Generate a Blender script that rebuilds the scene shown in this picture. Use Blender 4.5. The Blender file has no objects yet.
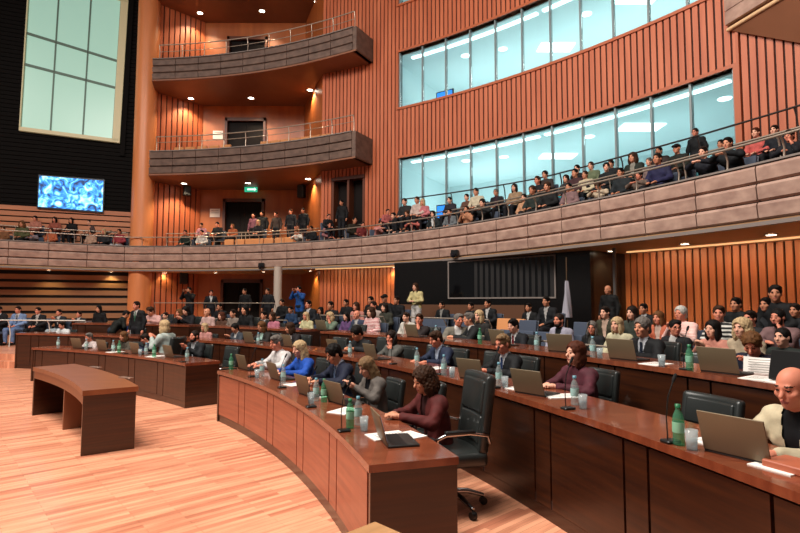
import bpy, bmesh, math, random
import numpy as np
from mathutils import Matrix, Vector
SC = bpy.context.scene
COL = SC.collection
rng = random.Random(7)
# ---------------------------------------------------------------- camera
F, PITCH, ROLL, CAMH = 528.23, 0.0684, 0.0025, 1.78      # focal length in px of an 800x533 frame
CX, CY = -13.204, -0.734                                  # centre of the round chamber
cp, sp, cr, sr = math.cos(PITCH), math.sin(PITCH), math.cos(ROLL), math.sin(ROLL)
du = Vector((cr, -sp*sr, cp*sr)); dv = Vector((-sr, -sp*cr, cp*cr)); fw = Vector((0, cp, sp))
cam = bpy.data.cameras.new('camera'); camo = bpy.data.objects.new('camera', cam); COL.objects.link(camo)
cam.sensor_width = 36; cam.lens = F/800*36; cam.clip_start = .05; cam.clip_end = 200
m = Matrix.Identity(4)
for i in range(3):
    m[i][0], m[i][1], m[i][2] = du[i], dv[i], -fw[i]
m[2][3] = CAMH
camo.matrix_world = m
SC.camera = camo
vs = SC.view_settings
SC.display_settings.display_device = 'sRGB'
vs.view_transform = 'Standard'; vs.look = 'None'; vs.gamma = 1; vs.use_curve_mapping = False
vs.exposure = 0.0
# ---------------------------------------------------------------- world and large lights
w = bpy.data.worlds.new('world'); SC.world = w; w.use_nodes = True
w.node_tree.nodes['Background'].inputs[0].default_value = (.95, .9, .85, 1)
w.node_tree.nodes['Background'].inputs[1].default_value = .13
def area(name, loc, target, size, power, col=(1, .93, .85), sizey=None):
    l = bpy.data.lights.new(name, 'AREA'); l.energy = power; l.color = col
    l.shape = 'RECTANGLE'; l.size = size; l.size_y = sizey or size
    o = bpy.data.objects.new(name, l); COL.objects.link(o); o.location = loc
    o.rotation_euler = (Vector(target)-Vector(loc)).to_track_quat('-Z', 'Y').to_euler()
    return o
area('overhead_fill', (-8.0, 4.5, 15.5), (-5.0, 6.0, 0), 6, 3300)  # unseen overhead area lights, added to bring the chamber up to brightness
area('overhead_fill', (-17, 3, 16), (-6, 16, 4), 6, 1500)
area('overhead_fill', (-2, 2, 15.5), (6, 11, 4), 5, 2000)
def spot(loc, target, power, ang=100, blend=.6, col=(1, .78, .5), r=.05):
    l = bpy.data.lights.new('downlight_beam', 'SPOT'); l.energy = power; l.color = col
    l.spot_size = math.radians(ang); l.spot_blend = blend; l.shadow_soft_size = r
    o = bpy.data.objects.new('downlight_beam', l); COL.objects.link(o); o.location = loc
    o.rotation_euler = (Vector(target)-Vector(loc)).to_track_quat('-Z', 'Y').to_euler()
# ---------------------------------------------------------------- geometry helpers
def ray(x, y):
    u = (x-400)/F; v = (266.5-y)/F
    d = du*u+dv*v+fw
    return d
def gp(x, y, z):
    d = ray(x, y); t = (z-CAMH)/d.z
    return Vector((d.x*t, d.y*t, z))
def at_r(x, r, y=300):
    d = ray(x, y).xy.normalized(); c = Vector((CX, CY))
    b = -(d.dot(c)); cc = c.dot(c)-r*r
    t = -b+math.sqrt(b*b-cc)
    return d*t, t
def zof(x, y, r):
    q, t = at_r(x, r, y); d = ray(x, y)
    return CAMH+d.z/d.xy.length*t
def pol(r, deg, z=0.0):
    a = math.radians(deg)
    return Vector((CX+r*math.cos(a), CY+r*math.sin(a), z))
def thr(p):
    return math.degrees(math.atan2(p[1]-CY, p[0]-CX)), math.hypot(p[0]-CX, p[1]-CY)
def lin(c):
    return tuple((v/12.92 if v <= .04045 else ((v+.055)/1.055)**2.4) for v in c)
def rgb(h):
    h = h.lstrip('#'); return lin(tuple(int(h[i:i+2], 16)/255 for i in (0, 2, 4)))
MATS = {}
def mat(name, col='#808080', rough=.5, metal=0., emit=None, es=1., kind=None, alt=None, scale=8., bump=0., trans=0., spec=.5, sx=(1, 1, 1), coat=0.):
    if name in MATS: return MATS[name]
    M = bpy.data.materials.new(name); M.use_nodes = True; nt = M.node_tree; N = nt.nodes; L = nt.links
    b = N['Principled BSDF']; c = rgb(col) if isinstance(col, str) else col
    b.inputs['Base Color'].default_value = (*c, 1); b.inputs['Roughness'].default_value = rough
    b.inputs['Metallic'].default_value = metal; b.inputs['Specular IOR Level'].default_value = spec
    if coat: b.inputs['Coat Weight'].default_value = coat; b.inputs['Coat Roughness'].default_value = .12
    if trans: b.inputs['Transmission Weight'].default_value = trans
    if emit:
        b.inputs['Emission Color'].default_value = (*rgb(emit), 1); b.inputs['Emission Strength'].default_value = es
    if kind:
        tc = N.new('ShaderNodeTexCoord'); mp = N.new('ShaderNodeMapping'); mp.inputs['Scale'].default_value = sx
        L.new(tc.outputs['Object'], mp.inputs[0])
        if kind == 'wood':
            nz = N.new('ShaderNodeTexWave'); nz.inputs['Scale'].default_value = scale; nz.inputs['Distortion'].default_value = 6
            nz.inputs['Detail'].default_value = 3; nz.inputs['Detail Scale'].default_value = 1.5; nz.bands_direction = 'Z'
        else:
            nz = N.new('ShaderNodeTexNoise'); nz.inputs['Scale'].default_value = scale; nz.inputs['Detail'].default_value = 5
        L.new(mp.outputs[0], nz.inputs[0])
        rp = N.new('ShaderNodeValToRGB'); a = rgb(alt or col)
        rp.color_ramp.elements[0].color = (*c, 1); rp.color_ramp.elements[1].color = (*a, 1)
        rp.color_ramp.elements[0].position = .3; rp.color_ramp.elements[1].position = .72
        L.new(nz.outputs[1 if kind == 'wood' else 0], rp.inputs[0]); L.new(rp.outputs[0], b.inputs['Base Color'])
        if bump:
            bm = N.new('ShaderNodeBump'); bm.inputs['Strength'].default_value = bump; bm.inputs['Distance'].default_value = .02
            L.new(nz.outputs[1 if kind == 'wood' else 0], bm.inputs['Height']); L.new(bm.outputs[0], b.inputs['Normal'])
    MATS[name] = M
    return M
class MB:
    def __init__(s): s.v = []; s.f = []; s.m = []; s.sm = []
    def add(s, vs_, fs, mi=0, smooth=False):
        o = len(s.v); s.v += [Vector(q) for q in vs_]
        for f in fs: s.f.append([i+o for i in f]); s.m.append(mi); s.sm.append(smooth)
    def box(s, c, d, rot=None, mi=0, bev=0.):
        x, y, z = d[0]/2, d[1]/2, d[2]/2
        if bev:
            b_ = min(bev, x*.9, y*.9, z*.9); vs_ = []
            pr = [(-x+b_, -y), (x-b_, -y), (x, -y+b_), (x, y-b_), (x-b_, y), (-x+b_, y), (-x, y-b_), (-x, -y+b_)]
            def ins(p, k): return (p[0]*(1-k/x) if abs(p[0]) > x-b_*.5 or True else p[0], p[1]*(1-k/y))
            for zz, k in ((-z, b_), (-z+b_, 0), (z-b_, 0), (z, b_)):
                for p in pr: q = ins(p, k*.7); vs_.append(Vector((q[0], q[1], zz)))
            fs = [[0, 7, 6, 5, 4, 3, 2, 1], [24+i for i in range(8)]]
            for l in range(3):
                for i in range(8): fs.append([l*8+i, l*8+(i+1) % 8, l*8+8+(i+1) % 8, l*8+8+i])
        else:
            vs_ = [Vector((a, b, cc)) for cc in (-z, z) for b in (-y, y) for a in (-x, x)]
            fs = [[0, 2, 3, 1], [4, 5, 7, 6], [0, 1, 5, 4], [2, 6, 7, 3], [0, 4, 6, 2], [1, 3, 7, 5]]
        R = rot.to_3x3() if rot is not None else Matrix.Identity(3)
        s.add([R@q+Vector(c) for q in vs_], fs, mi)
    def hexa(s, p, mi=0):       # 8 points: bottom 4 (ccw) then top 4
        s.add(p, [[3, 2, 1, 0], [4, 5, 6, 7], [0, 1, 5, 4], [1, 2, 6, 5], [2, 3, 7, 6], [3, 0, 4, 7]], mi)
    def arc(s, r0, r1, z0, z1, t0, t1, n=24, mi=0):
        A = [t0+(t1-t0)*i/n for i in range(n+1)]
        g = (lambda r, t: r(t) if callable(r) else r)
        vs_ = []
        for t in A:
            a, b = g(r0, t), g(r1, t)
            vs_ += [pol(a, t, z0), pol(b, t, z0), pol(b, t, z1), pol(a, t, z1)]
        fs = [[0, 1, 2, 3], [4*n+3, 4*n+2, 4*n+1, 4*n]]
        for i in range(n):
            for k in range(4):
                fs.append([4*i+k, 4*i+4+k, 4*i+4+(k+1) % 4, 4*i+(k+1) % 4])
        s.add(vs_, fs, mi)
    def arcprof(s, prof, t0, t1, n=24, mi=0, closed=True):   # prof: list of (r or fn, z)
        A = [t0+(t1-t0)*i/n for i in range(n+1)]; k = len(prof); vs_ = []
        for t in A:
            for r, z in prof: vs_.append(pol(r(t) if callable(r) else r, t, z))
        fs = []
        if closed: fs += [list(range(k)), [n*k+i for i in reversed(range(k))]]
        for i in range(n):
            for j in range(k if closed else k-1): fs.append([i*k+j, i*k+k+j, i*k+k+(j+1) % k, i*k+(j+1) % k])
        s.add(vs_, fs, mi)
    def tube(s, path, r, n=8, mi=0, cap=True):
        path = [Vector(p) for p in path]; rs = r if isinstance(r, (list, tuple)) else [r]*len(path); vs_ = []; up = None
        for i, p in enumerate(path):
            d = (path[min(i+1, len(path)-1)]-path[max(i-1, 0)]).normalized()
            if up is None: up = d.orthogonal().normalized()
            up = (up-d*up.dot(d)).normalized(); si = d.cross(up)
            for k in range(n):
                a = 2*math.pi*k/n; vs_.append(p+(up*math.cos(a)+si*math.sin(a))*rs[i])
        fs = [[i*n+k, i*n+(k+1) % n, i*n+n+(k+1) % n, i*n+n+k] for i in range(len(path)-1) for k in range(n)]
        s.add(vs_, fs, mi, True)
        if cap: s.add(vs_[:n], [list(reversed(range(n)))], mi); s.add(vs_[-n:], [list(range(n))], mi)
    def lathe(s, prof, c=(0, 0, 0), n=16, mi=0):
        c = Vector(c); vs_ = [c+Vector((r*math.cos(2*math.pi*k/n), r*math.sin(2*math.pi*k/n), z)) for r, z in prof for k in range(n)]
        fs = [[i*n+k, i*n+(k+1) % n, i*n+n+(k+1) % n, i*n+n+k] for i in range(len(prof)-1) for k in range(n)]
        s.add(vs_, fs, mi, True)
    def build(s, name, mats, parent=None, loc=None, smooth=None, kind=None):
        me = bpy.data.meshes.new(name); off = Vector((0, 0, 0))
        if parent is not None and loc is None: off = ABS.get(parent.name, Vector((0, 0, 0)))
        if loc is not None and parent is None and loc is not True: off = Vector(loc)
        me.from_pydata([tuple(q-off) for q in s.v], [], s.f); me.update()
        if not isinstance(mats, (list, tuple)): mats = [mats]
        for q in mats: me.materials.append(q)
        me.polygons.foreach_set('material_index', s.m)
        me.polygons.foreach_set('use_smooth', [bool(q) if smooth is None else smooth for q in s.sm])
        bm = bmesh.new(); bm.from_mesh(me); bmesh.ops.recalc_face_normals(bm, faces=bm.faces); bm.to_mesh(me); bm.free()
        o = bpy.data.objects.new(name, me); COL.objects.link(o)
        if parent is not None: o.parent = parent
        if parent is None and off.length: o.location = off
        if kind: o['kind'] = kind
        return o
ABS = {}       # things whose parts are given in world coordinates: name -> base point
def tag(o, label, cat, group=None, kind=None):
    o['label'] = label; o['category'] = cat
    if group: o['group'] = group
    if kind: o['kind'] = kind
    return o
def thing(name, label, cat, loc=(0, 0, 0), rz=0., group=None, world=False):
    o = bpy.data.objects.new(name, None); COL.objects.link(o); o.location = loc; o.rotation_euler = (0, 0, rz)
    o.empty_display_size = .1; tag(o, label, cat, group)
    if world: ABS[o.name] = Vector(loc)
    return o
def dup(root, loc, rz=0., label=None, group=None, scale=None):
    r = root.copy(); COL.objects.link(r); r.location = loc; r.rotation_euler = (0, 0, rz)
    if scale: r.scale = (scale,)*3
    if label: r['label'] = label
    if group: r['group'] = group
    for ch in list(root.children):
        c = ch.copy(); COL.objects.link(c); c.parent = r
        for g in list(ch.children):
            d = g.copy(); COL.objects.link(d); d.parent = c
    return r
def struct(name, mb, m_, **k): return mb.build(name, m_, kind='structure', **k)
# ---------------------------------------------------------------- materials of the place
def floor_mat():
    M = bpy.data.materials.new('floor_planks'); M.use_nodes = True; nt = M.node_tree; N = nt.nodes; L = nt.links; b = N['Principled BSDF']
    tc = N.new('ShaderNodeTexCoord'); mp = N.new('ShaderNodeMapping'); mp.inputs['Rotation'].default_value = (0, 0, math.radians(-42))
    L.new(tc.outputs['Object'], mp.inputs[0])
    br = N.new('ShaderNodeTexBrick'); br.offset = .37; br.inputs['Scale'].default_value = 1
    br.inputs['Brick Width'].default_value = .85; br.inputs['Row Height'].default_value = .06; br.inputs['Mortar Size'].default_value = .0012
    br.inputs['Color1'].default_value = (*rgb('#eca682'), 1); br.inputs['Color2'].default_value = (*rgb('#b4644a'), 1); br.inputs['Mortar'].default_value = (*rgb('#8a4a32'), 1)
    br.inputs['Bias'].default_value = -.3
    L.new(mp.outputs[0], br.inputs[0])
    m2 = N.new('ShaderNodeMapping'); m2.inputs['Scale'].default_value = (1.0, 9, 1)
    L.new(mp.outputs[0], m2.inputs[0])
    nz = N.new('ShaderNodeTexNoise'); nz.inputs['Scale'].default_value = 1.6; nz.inputs['Detail'].default_value = 4; L.new(m2.outputs[0], nz.inputs[0])
    rp = N.new('ShaderNodeValToRGB'); rp.color_ramp.elements[0].position = .35; rp.color_ramp.elements[0].color = (.5, .42, .38, 1)
    rp.color_ramp.elements[1].position = .6; rp.color_ramp.elements[1].color = (1, 1, 1, 1); L.new(nz.outputs[0], rp.inputs[0])
    mx = N.new('ShaderNodeMix'); mx.data_type = 'RGBA'; mx.blend_type = 'MULTIPLY'; mx.inputs[0].default_value = .5
    L.new(br.outputs[0], mx.inputs[6]); L.new(rp.outputs[0], mx.inputs[7]); L.new(mx.outputs[2], b.inputs['Base Color'])
    b.inputs['Roughness'].default_value = .32; b.inputs['Specular IOR Level'].default_value = .4
    return M
M_FLOOR = floor_mat()
M_CARPET = mat('tier_carpet', '#3a2a26', .9, kind='noise', alt='#4a3630', scale=60)
M_DESK_SHADED = mat('desk_wood_shaded', '#2b150d', .3, kind='noise', alt='#43210f', scale=2.2, sx=(.7, .7, 14), coat=.25)  # same wood as the lit front row, with shade put into the colour
M_DESK_LIT = mat('desk_wood_lit', '#8a4630', .34, kind='noise', alt='#a85c40', scale=2.2, sx=(.7, .7, 12), coat=.2)  # front-row copy of the desk wood, with light put into the colour
M_DESKTOP = mat('desktop_wood', '#6b3320', .16, kind='noise', alt='#8a4a30', scale=2.5, sx=(1, 6, 1), coat=.5)
M_DARK = mat('dark_gap', '#0a0605', .8)
M_SLAT = mat('slat_wood', '#c06a45', .45, kind='noise', alt='#a8522f', scale=1.2, sx=(4, 4, .4))
M_SLATG = mat('slat_gap', '#2a0f0a', .8)
M_PANEL = mat('panel_wood', '#b4642f', .4, kind='noise', alt='#9c5126', scale=1.0, sx=(3, 3, .4))
M_COLUMN = mat('column_wood', '#dc8a56', .4, kind='noise', alt='#c87846', scale=1.0, sx=(3, 3, .3))
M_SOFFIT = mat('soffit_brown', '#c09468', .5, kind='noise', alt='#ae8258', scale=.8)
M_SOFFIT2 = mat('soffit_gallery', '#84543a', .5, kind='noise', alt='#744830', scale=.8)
M_FASCIA = mat('fascia_boards', '#b49484', .55, kind='noise', alt='#8f7064', scale=3.5, sx=(1, 1, 1.5), bump=.15)
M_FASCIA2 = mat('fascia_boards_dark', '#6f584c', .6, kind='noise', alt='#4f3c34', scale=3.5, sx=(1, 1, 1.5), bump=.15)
M_RAIL = mat('rail_steel', '#b9a999', .35, metal=.7)
M_RAILD = mat('rail_dark', '#3c3432', .4, metal=.5)
M_BLACKW = mat('black_slats', '#0d0a09', .75, spec=.1)
M_TAN = mat('tan_slats', '#9a6c48', .5, kind='noise', alt='#86593a', scale=1, sx=(.4, .4, 4))
M_ORSL = mat('orange_slats', '#c07a50', .5, kind='noise', alt='#a8623e', scale=1, sx=(.4, .4, 4))
M_DOOR = mat('door_dark', '#120a08', .6, spec=.15)
M_DOORF = mat('door_frame_wood', '#5b2e1a', .4)
M_MULL = mat('mullion_metal', '#7d8587', .4, metal=.4)
M_TRIM = mat('trim_wood', '#a8552f', .4)
M_WHITEROOM = mat('room_paint', '#d6e6e8', .8)
M_BOOTH = mat('booth_black', '#0c0a0a', .25)
M_GREYTRIM = mat('grey_trim', '#7d726c', .5)
def glass_mat():
    M = bpy.data.materials.new('window_glass'); M.use_nodes = True; nt = M.node_tree; N = nt.nodes; L = nt.links
    for n in list(N):
        if n.type == 'BSDF_PRINCIPLED': N.remove(n)
    out = N['Material Output']; t = N.new('ShaderNodeBsdfTransparent'); t.inputs[0].default_value = (.92, .985, .985, 1)
    g = N.new('ShaderNodeBsdfGlossy'); g.inputs['Roughness'].default_value = .03; fr = N.new('ShaderNodeFresnel'); fr.inputs[0].default_value = 1.45
    mx = N.new('ShaderNodeMixShader'); L.new(fr.outputs[0], mx.inputs[0]); L.new(t.outputs[0], mx.inputs[1]); L.new(g.outputs[0], mx.inputs[2]); L.new(mx.outputs[0], out.inputs[0])
    MATS['window_glass'] = M; return M
M_GLASS = glass_mat()
M_LAMP = mat('lamp_glow', '#ffffff', emit='#fff0d8', es=14)
M_LAMPC = mat('lamp_glow_cool', '#ffffff', emit='#e8ffff', es=3)
# ---------------------------------------------------------------- floor and tiers
fl = MB(); ring = [pol(15.34, t, 0) for t in range(-30, 121, 3)]
fl.add(ring+[Vector((-22, 16, 0)), Vector((-24, -12, 0)), Vector((2, -12, 0))], [list(range(len(ring)+3))])
struct('floor', fl, M_FLOOR)
def tier(r0, r1, z, t0=-5, t1=105, m_=M_CARPET):
    b = MB(); b.arc(r0, r1, z-.5, z, t0, t1, 60); struct('floor_tier', b, m_)
tier(15.34, 16.8, .17, -5, 79); tier(16.8, 19.3, .35, -5, 79); tier(19.3, 20.35, .52, -5, 79); tier(20.35, 29, .70, -5, 79)
tier(15.6, 29, .35, 79, 112, M_FLOOR); tier(15.34, 15.6, .17, 79, 112, M_FLOOR)
# ---------------------------------------------------------------- slatted round wall with windows (radius 25)
RW = 25.0
TL, TR = 66.8, 12.0
W1 = (58.2, 31.75, 4.85, 7.45); W2 = (58.2, 31.75, 9.5, 11.75); W3 = (58.2, 31.75, 13.75, 16.5)
DOORW = (65.6, 61.9, 4.0, 7.0)
def slats(b, t0, t1, z0, z1, r=RW, pitch=.185, wid=.135):
    n = max(1, round((t0-t1)*math.pi/180*r/pitch)); dt = (t0-t1)/n; hw = math.degrees(wid/r)/2
    for i in range(n):
        tc = t0-dt*(i+.5); b.arc(r-.05, r+.02, z0, z1, tc-hw, tc+hw, 1, 0)
    b.arc(r+.0, r+.2, z0, z1, t1, t0, max(2, int((t0-t1)/2)), 1)
b = MB()
slats(b, TL, DOORW[0], 0, 17.5); slats(b, DOORW[0], DOORW[1], 0, DOORW[2]-.3); slats(b, DOORW[0], DOORW[1], DOORW[3], 17.5)
slats(b, DOORW[1], W1[0], 0, 17.5)
for z0, z1 in ((0, W1[2]), (W1[3], W2[2]), (W2[3], W3[2]), (W3[3], 17.5)): slats(b, W1[0], W1[1], z0, z1)
slats(b, W1[1], TR, 0, 17.5)
struct('wall_slatted', b, [M_SLAT, M_SLATG])
pan = [W1[0]-(W1[0]-W1[1])*i/11 for i in range(12)]
for k, (a, c, z0, z1) in enumerate((W1, W2, W3)):
    fr = MB()
    for t in pan: fr.arc(RW-.02, RW+.1, z0, z1, t-.06, t+.06, 1)
    b0 = MB(); b0.arc(RW-.09, RW+.2, z0-.09, z0, c-.15, a+.15, 24); b0.arc(RW-.09, RW+.2, z1, z1+.09, c-.15, a+.15, 24)
    b0.arc(RW-.09, RW+.2, z0-.09, z1+.09, c-.3, c-.06, 1); b0.arc(RW-.09, RW+.2, z0-.09, z1+.09, a+.06, a+.3, 1)
    wo = struct(f'window_{k+1}', fr, M_MULL)
    o = b0.build('window_frame', M_TRIM, wo)
    for i in range(11):
        g = MB(); g.arc(RW+.03, RW+.045, z0, z1, pan[i+1]+.07, pan[i]-.07, 2); g.build('pane', M_GLASS, wo)
    # the lit room behind the glass
    rm = MB(); fz, cz, rb2 = z0-.25, z1-.04, 30.5
    rm.arc(RW+.2, rb2, fz-.1, fz, c-3, a+1, 20); rm.arc(RW+.2, rb2, cz, cz+.1, c-3, a+1, 20); rm.arc(rb2, rb2+.1, fz, cz, c-3, a+1, 20)
    rm.arc(RW+.2, rb2, fz, cz, a+1, a+1.2, 1); rm.arc(RW+.2, rb2, fz, cz, c-3.2, c-3, 1)
    struct('wall_lit_room', rm, M_WHITEROOM)
    for ta, tb in ((57.6, 45.5), (45, 32.5)):
        s_ = MB(); s_.arc(RW+.45, RW+.6, cz-.05, cz-.005, tb, ta, 10)
        o = s_.build('strip_light', M_LAMPC); tag(o, f'long white strip light inside the {("lower","middle","top")[k]} glazed room, {"far" if ta>50 else "near"} half', 'ceiling light', 'strip lights behind the glass')
    if k < 2:
        for i, (t, r) in enumerate(((53.5, 26.6), (50.4, 27.0), (43, 26.8), (39.6, 27.1), (34, 26.7), (47, 28.2))):
            s_ = MB(); p = pol(r, t, cz)
            if i in (3, 5): s_.box(p-Vector((0, 0, .02)), (1.3, .7, .03))
            else: s_.lathe([(.0, -.02), (.16, -.02), (.18, 0)], p, 16)
            o = s_.build('ceiling_light', M_LAMPC)
            nm = ('round lamp near the far end', 'second round lamp from the far end', 'round lamp over the middle', 'square lamp panel over the near half', 'round lamp near the close end', 'square lamp panel over the far half')[i]
            tag(o, f'{nm} of the {("lower","upper")[k]} glazed room ceiling', 'ceiling light', 'lamps in the glazed rooms')
        for t in (55, 49, 43, 37):
            l2 = bpy.data.lights.new('room_fill', 'AREA'); l2.energy = (58, 44)[k]; l2.size = 3.0; l2.color = (.9, 1, 1)  # unseen upward light near the floor, added to brighten the room ceiling
            o = bpy.data.objects.new('room_fill', l2); COL.objects.link(o); o.location = pol(28.4, t, fz+.25); o.rotation_euler = (math.pi, 0, 0)
        s_ = MB(); p = pol(26.3, 55.2, z0+.1); R = Matrix.Rotation(math.radians(55.2+90), 3, 'Z')
        s_.box(p+Vector((0, 0, .35)), (.8, .06, .8), R); tv = s_.build('monitor', mat('tv_bezel', '#101418', .3))
        tag(tv, f'blue lit monitor standing behind the {("lower","upper")[k]} glass band', 'monitor')
        s_ = MB(); s_.box(p+Vector((0, 0, .35))-pol(1, 55.2, 0)*.0+(Vector((CX, CY, 0))-pol(25, 55.2, 0)).normalized()*.04, (.7, .02, .7), R)
        ch = s_.build('screen', mat('tv_blue', '#1060c0', emit='#2080e0', es=1.3)); ch.parent = tv
    else:
        l2 = bpy.data.lights.new('room_fill', 'POINT'); l2.energy = 60; l2.shadow_soft_size = .5; l2.color = (.94, 1, 1)
        o = bpy.data.objects.new('room_fill', l2); COL.objects.link(o); o.location = pol(27.6, 54, 14.6)
# glazed cabinets seen low behind the lower panes
for i, t in enumerate((47.5, 43.3, 39.2, 35.3)):
    b = MB(); R = Matrix.Rotation(math.radians(t+90), 3, 'Z'); p = pol(28.6, t, 5.11)
    b.box(p+Vector((0, 0, .55)), (1.7, .5, 1.1), R)
    o = b.build('cabinet', mat('teal_cabinet', '#2f7f84', .5)); b = MB()
    for j in (-.42, .42): b.box(p+R@Vector((j, .26, .55)), (.78, .04, 1.0), R, 0, .01)
    ch = b.build('door', mat('teal_cabinet_light', '#58b0b4', .4)); ch.parent = o
    tag(o, f'teal cupboard behind the lower glass band, {("farthest","second farthest","second nearest","nearest")[i]} of four', 'cabinet', 'teal cupboards behind the glass')
# vertical trim right of the windows
b = MB(); b.arc(RW-.1, RW, 4.0, 17.5, 31.35, 31.5, 1); struct('trim_1', b, M_TRIM)
# ---------------------------------------------------------------- recess behind the stacked balconies
A0, A1, A2, A3 = Vector((-11.55, 24.3, 0)), Vector((-9.93, 25.97, 0)), Vector((-4.82, 25.93, 0)), pol(RW, TL)
def up(p, z): return Vector((p.x, p.y, z))
b = MB()
nrm = -(A1-A0).cross(Vector((0, 0, 1))).normalized()
n = 9
A0x = A0.lerp(A1, -.22)
for i in range(-2, n):
    s0, s1 = (i+.12)/n, (i+.88)/n; p, q = A0.lerp(A1, s0), A0.lerp(A1, s1)
    b.hexa([up(p, 0), up(q, 0), up(q-nrm*.06, 0), up(p-nrm*.06, 0), up(p, 17.5), up(q, 17.5), up(q-nrm*.06, 17.5), up(p-nrm*.06, 17.5)], 0)
nb = nrm*.01
b.hexa([up(A0x+nb, 0), up(A1+nb, 0), up(A1+nrm*.2, 0), up(A0x+nrm*.2, 0), up(A0x+nb, 17.5), up(A1+nb, 17.5), up(A1+nrm*.2, 17.5), up(A0x+nrm*.2, 17.5)], 1)
struct('wall_side', b, [M_SLAT, M_SLATG])
DX0, DX1 = -8.75, -6.75
b = MB()
def bw(x0, x1, z0, z1): b.box(((x0+x1)/2, 26.05, (z0+z1)/2), (x1-x0, .2, z1-z0))
DZ = ((0.7, 2.9), (3.9, 6.9), (7.9, 11.0), (12.1, 15.2))
bw(A1.x, DX0, 0, 17.5); bw(DX1, A2.x+.1, 0, 17.5); zz = 0
for z0, z1 in DZ: bw(DX0, DX1, zz, z0); zz = z1
bw(DX0, DX1, zz, 17.5)
struct('wall_back', b, M_PANEL)
b = MB(); d = (A3-A2).normalized(); nn = Vector((d.y, -d.x, 0))
b.hexa([up(A2, 0), up(A3, 0), up(A3+nn*-.15, 0), up(A2+nn*-.15, 0), up(A2, 17.5), up(A3, 17.5), up(A3-nn*.15, 17.5), up(A2-nn*.15, 17.5)])
struct('wall_return', b, M_PANEL)
for k, (z0, z1) in enumerate(DZ):
    b = MB(); cx = (DX0+DX1)/2
    for s in (-1, 1):
        b.box((cx+s*.96, 25.93, (z0+z1)/2), (.12, .18, z1-z0))
    b.box((cx, 25.93, z1-.08), (2.04, .18, .16))
    dn = struct(f'door_{k+1}', b, M_DOORF)
    for s in (-1, 1):
        c = MB(); c.box((cx+s*.5, 26.1, (z0+z1)/2-.08), (.99, .06, z1-z0+.1)); c.box((cx+s*.45, 26.06, z0+1.5), (.5, .03, 1.6)); lf = c.build('door_leaf', M_DOOR, dn)
        h = MB(); h.tube([(cx+s*.1, 26.0, z0+.9), (cx+s*.1, 26.0, z0+1.3)], .018); h.build('door_handle', M_RAIL, lf)
# doorway in the round wall
b = MB(); b.arc(RW+.35, RW+.45, DOORW[2]-.4, DOORW[3], DOORW[1], DOORW[0], 4); dn = struct('door_5', b, M_DOOR)
c = MB(); tm = (DOORW[0]+DOORW[1])/2
for t in (DOORW[0]-.12, tm, DOORW[1]+.12): c.arc(RW-.04, RW+.36, DOORW[2]-.4, DOORW[3], t-.12, t+.12, 1)
c.arc(RW-.08, RW+.36, DOORW[3]-.12, DOORW[3]+.02, DOORW[1], DOORW[0], 4); c.build('door_frame', M_DOORF, dn)
# the tall round column
b = MB(); b.lathe([(.48, 0), (.48, 17.5)], (-11.87, 24.1, 0), 32); struct('trim_column', b, M_COLUMN)
b = MB(); p = at_r(277.5, 23.3)[0]; b.lathe([(.16, .2), (.16, 3.2)], (p.x, p.y, 0), 20); struct('trim_post', b, mat('post_grey', '#b3a294', .6))
# ---------------------------------------------------------------- far wall with horizontal boards, tall window and screen
WA = Vector((-12.35, 24.75, 0)); WD = Vector((-.926, -.377, 0)).normalized(); WN = Vector((-WD.y, WD.x, 0)); WN = WN if WN.dot(-WA) > 0 else -WN
def onwall(x, y, off=0.):
    d = ray(x, y); P0 = WA+WN*off; o = Vector((0, 0, CAMH)); t = (P0-o).dot(WN)/d.dot(WN); return o+d*t
def wallpos(s, z, off=0.): return WA+WD*s+WN*off+Vector((0, 0, z))
def wslab(b, s0, s1, z0, z1, o0, o1, mi=0):
    b.hexa([wallpos(s0, z0, o0), wallpos(s1, z0, o0), wallpos(s1, z0, o1), wallpos(s0, z0, o1), wallpos(s0, z1, o0), wallpos(s1, z1, o0), wallpos(s1, z1, o1), wallpos(s0, z1, o1)], mi)
def quadslab(b, pts, o0, o1, mi=0):
    P = [onwall(*q) for q in pts]; b.hexa([q+WN*o0 for q in P]+[q+WN*o1 for q in P], mi)
LW = 9.0
b = MB(); wslab(b, 0, LW, 0, 17.5, -.3, -.06, 1)
z = .7
while z < 3.1: wslab(b, .3, LW, z, z+.22, -.07, .03, 2); z += .345
z = 4.3
while z < 5.85: wslab(b, 0, LW, z, z+.19, -.07, .02, 3); z += .25
z = 5.95
while z < 17.4: wslab(b, 0, LW, z, z+.15, -.07, .0, 0); z += .19
struct('wall_boarded', b, [M_BLACKW, M_DARK, M_TAN, M_ORSL])
# tall glowing window
BL, BR, TRc, TLc = (21, 129.5), (120, 142), (128.5, 3), (31, -30)
def bil(u, v):
    a = (BL[0]+(BR[0]-BL[0])*u, BL[1]+(BR[1]-BL[1])*u); c = (TLc[0]+(TRc[0]-TLc[0])*u, TLc[1]+(TRc[1]-TLc[1])*u)
    return (a[0]+(c[0]-a[0])*v, a[1]+(c[1]-a[1])*v)
def wq(b, u0, u1, v0, v1, o0, o1, sk=0., mi=0):
    P = [onwall(*bil(u, v)) for u, v in ((u0, v0), (u1, v0), (u1, v1), (u0, v1))]
    b.hexa([q+WN*o0 for q in P]+[q+WN*o1 for q in P], mi)
M_FR = mat('window_cream_frame', '#c9bd98', .5, emit='#c8c898', es=.12); M_GLOW = mat('frosted_daylight', '#8fb0a2', .3, emit='#a4d2bf', es=.52)
fr = MB()
wq(fr, -.012, 1.0, -.012, .012, .0, .16); wq(fr, -.012, .0, 0, 1, .0, .16); wq(fr, .925, 1.0, 0, 1, .0, .16); wq(fr, -.012, 1.0, .99, 1.01, .0, .16)
wn = struct('window_4', fr, M_FR)
us = (0.0, .30, .625, .925)
g = MB()
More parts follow.
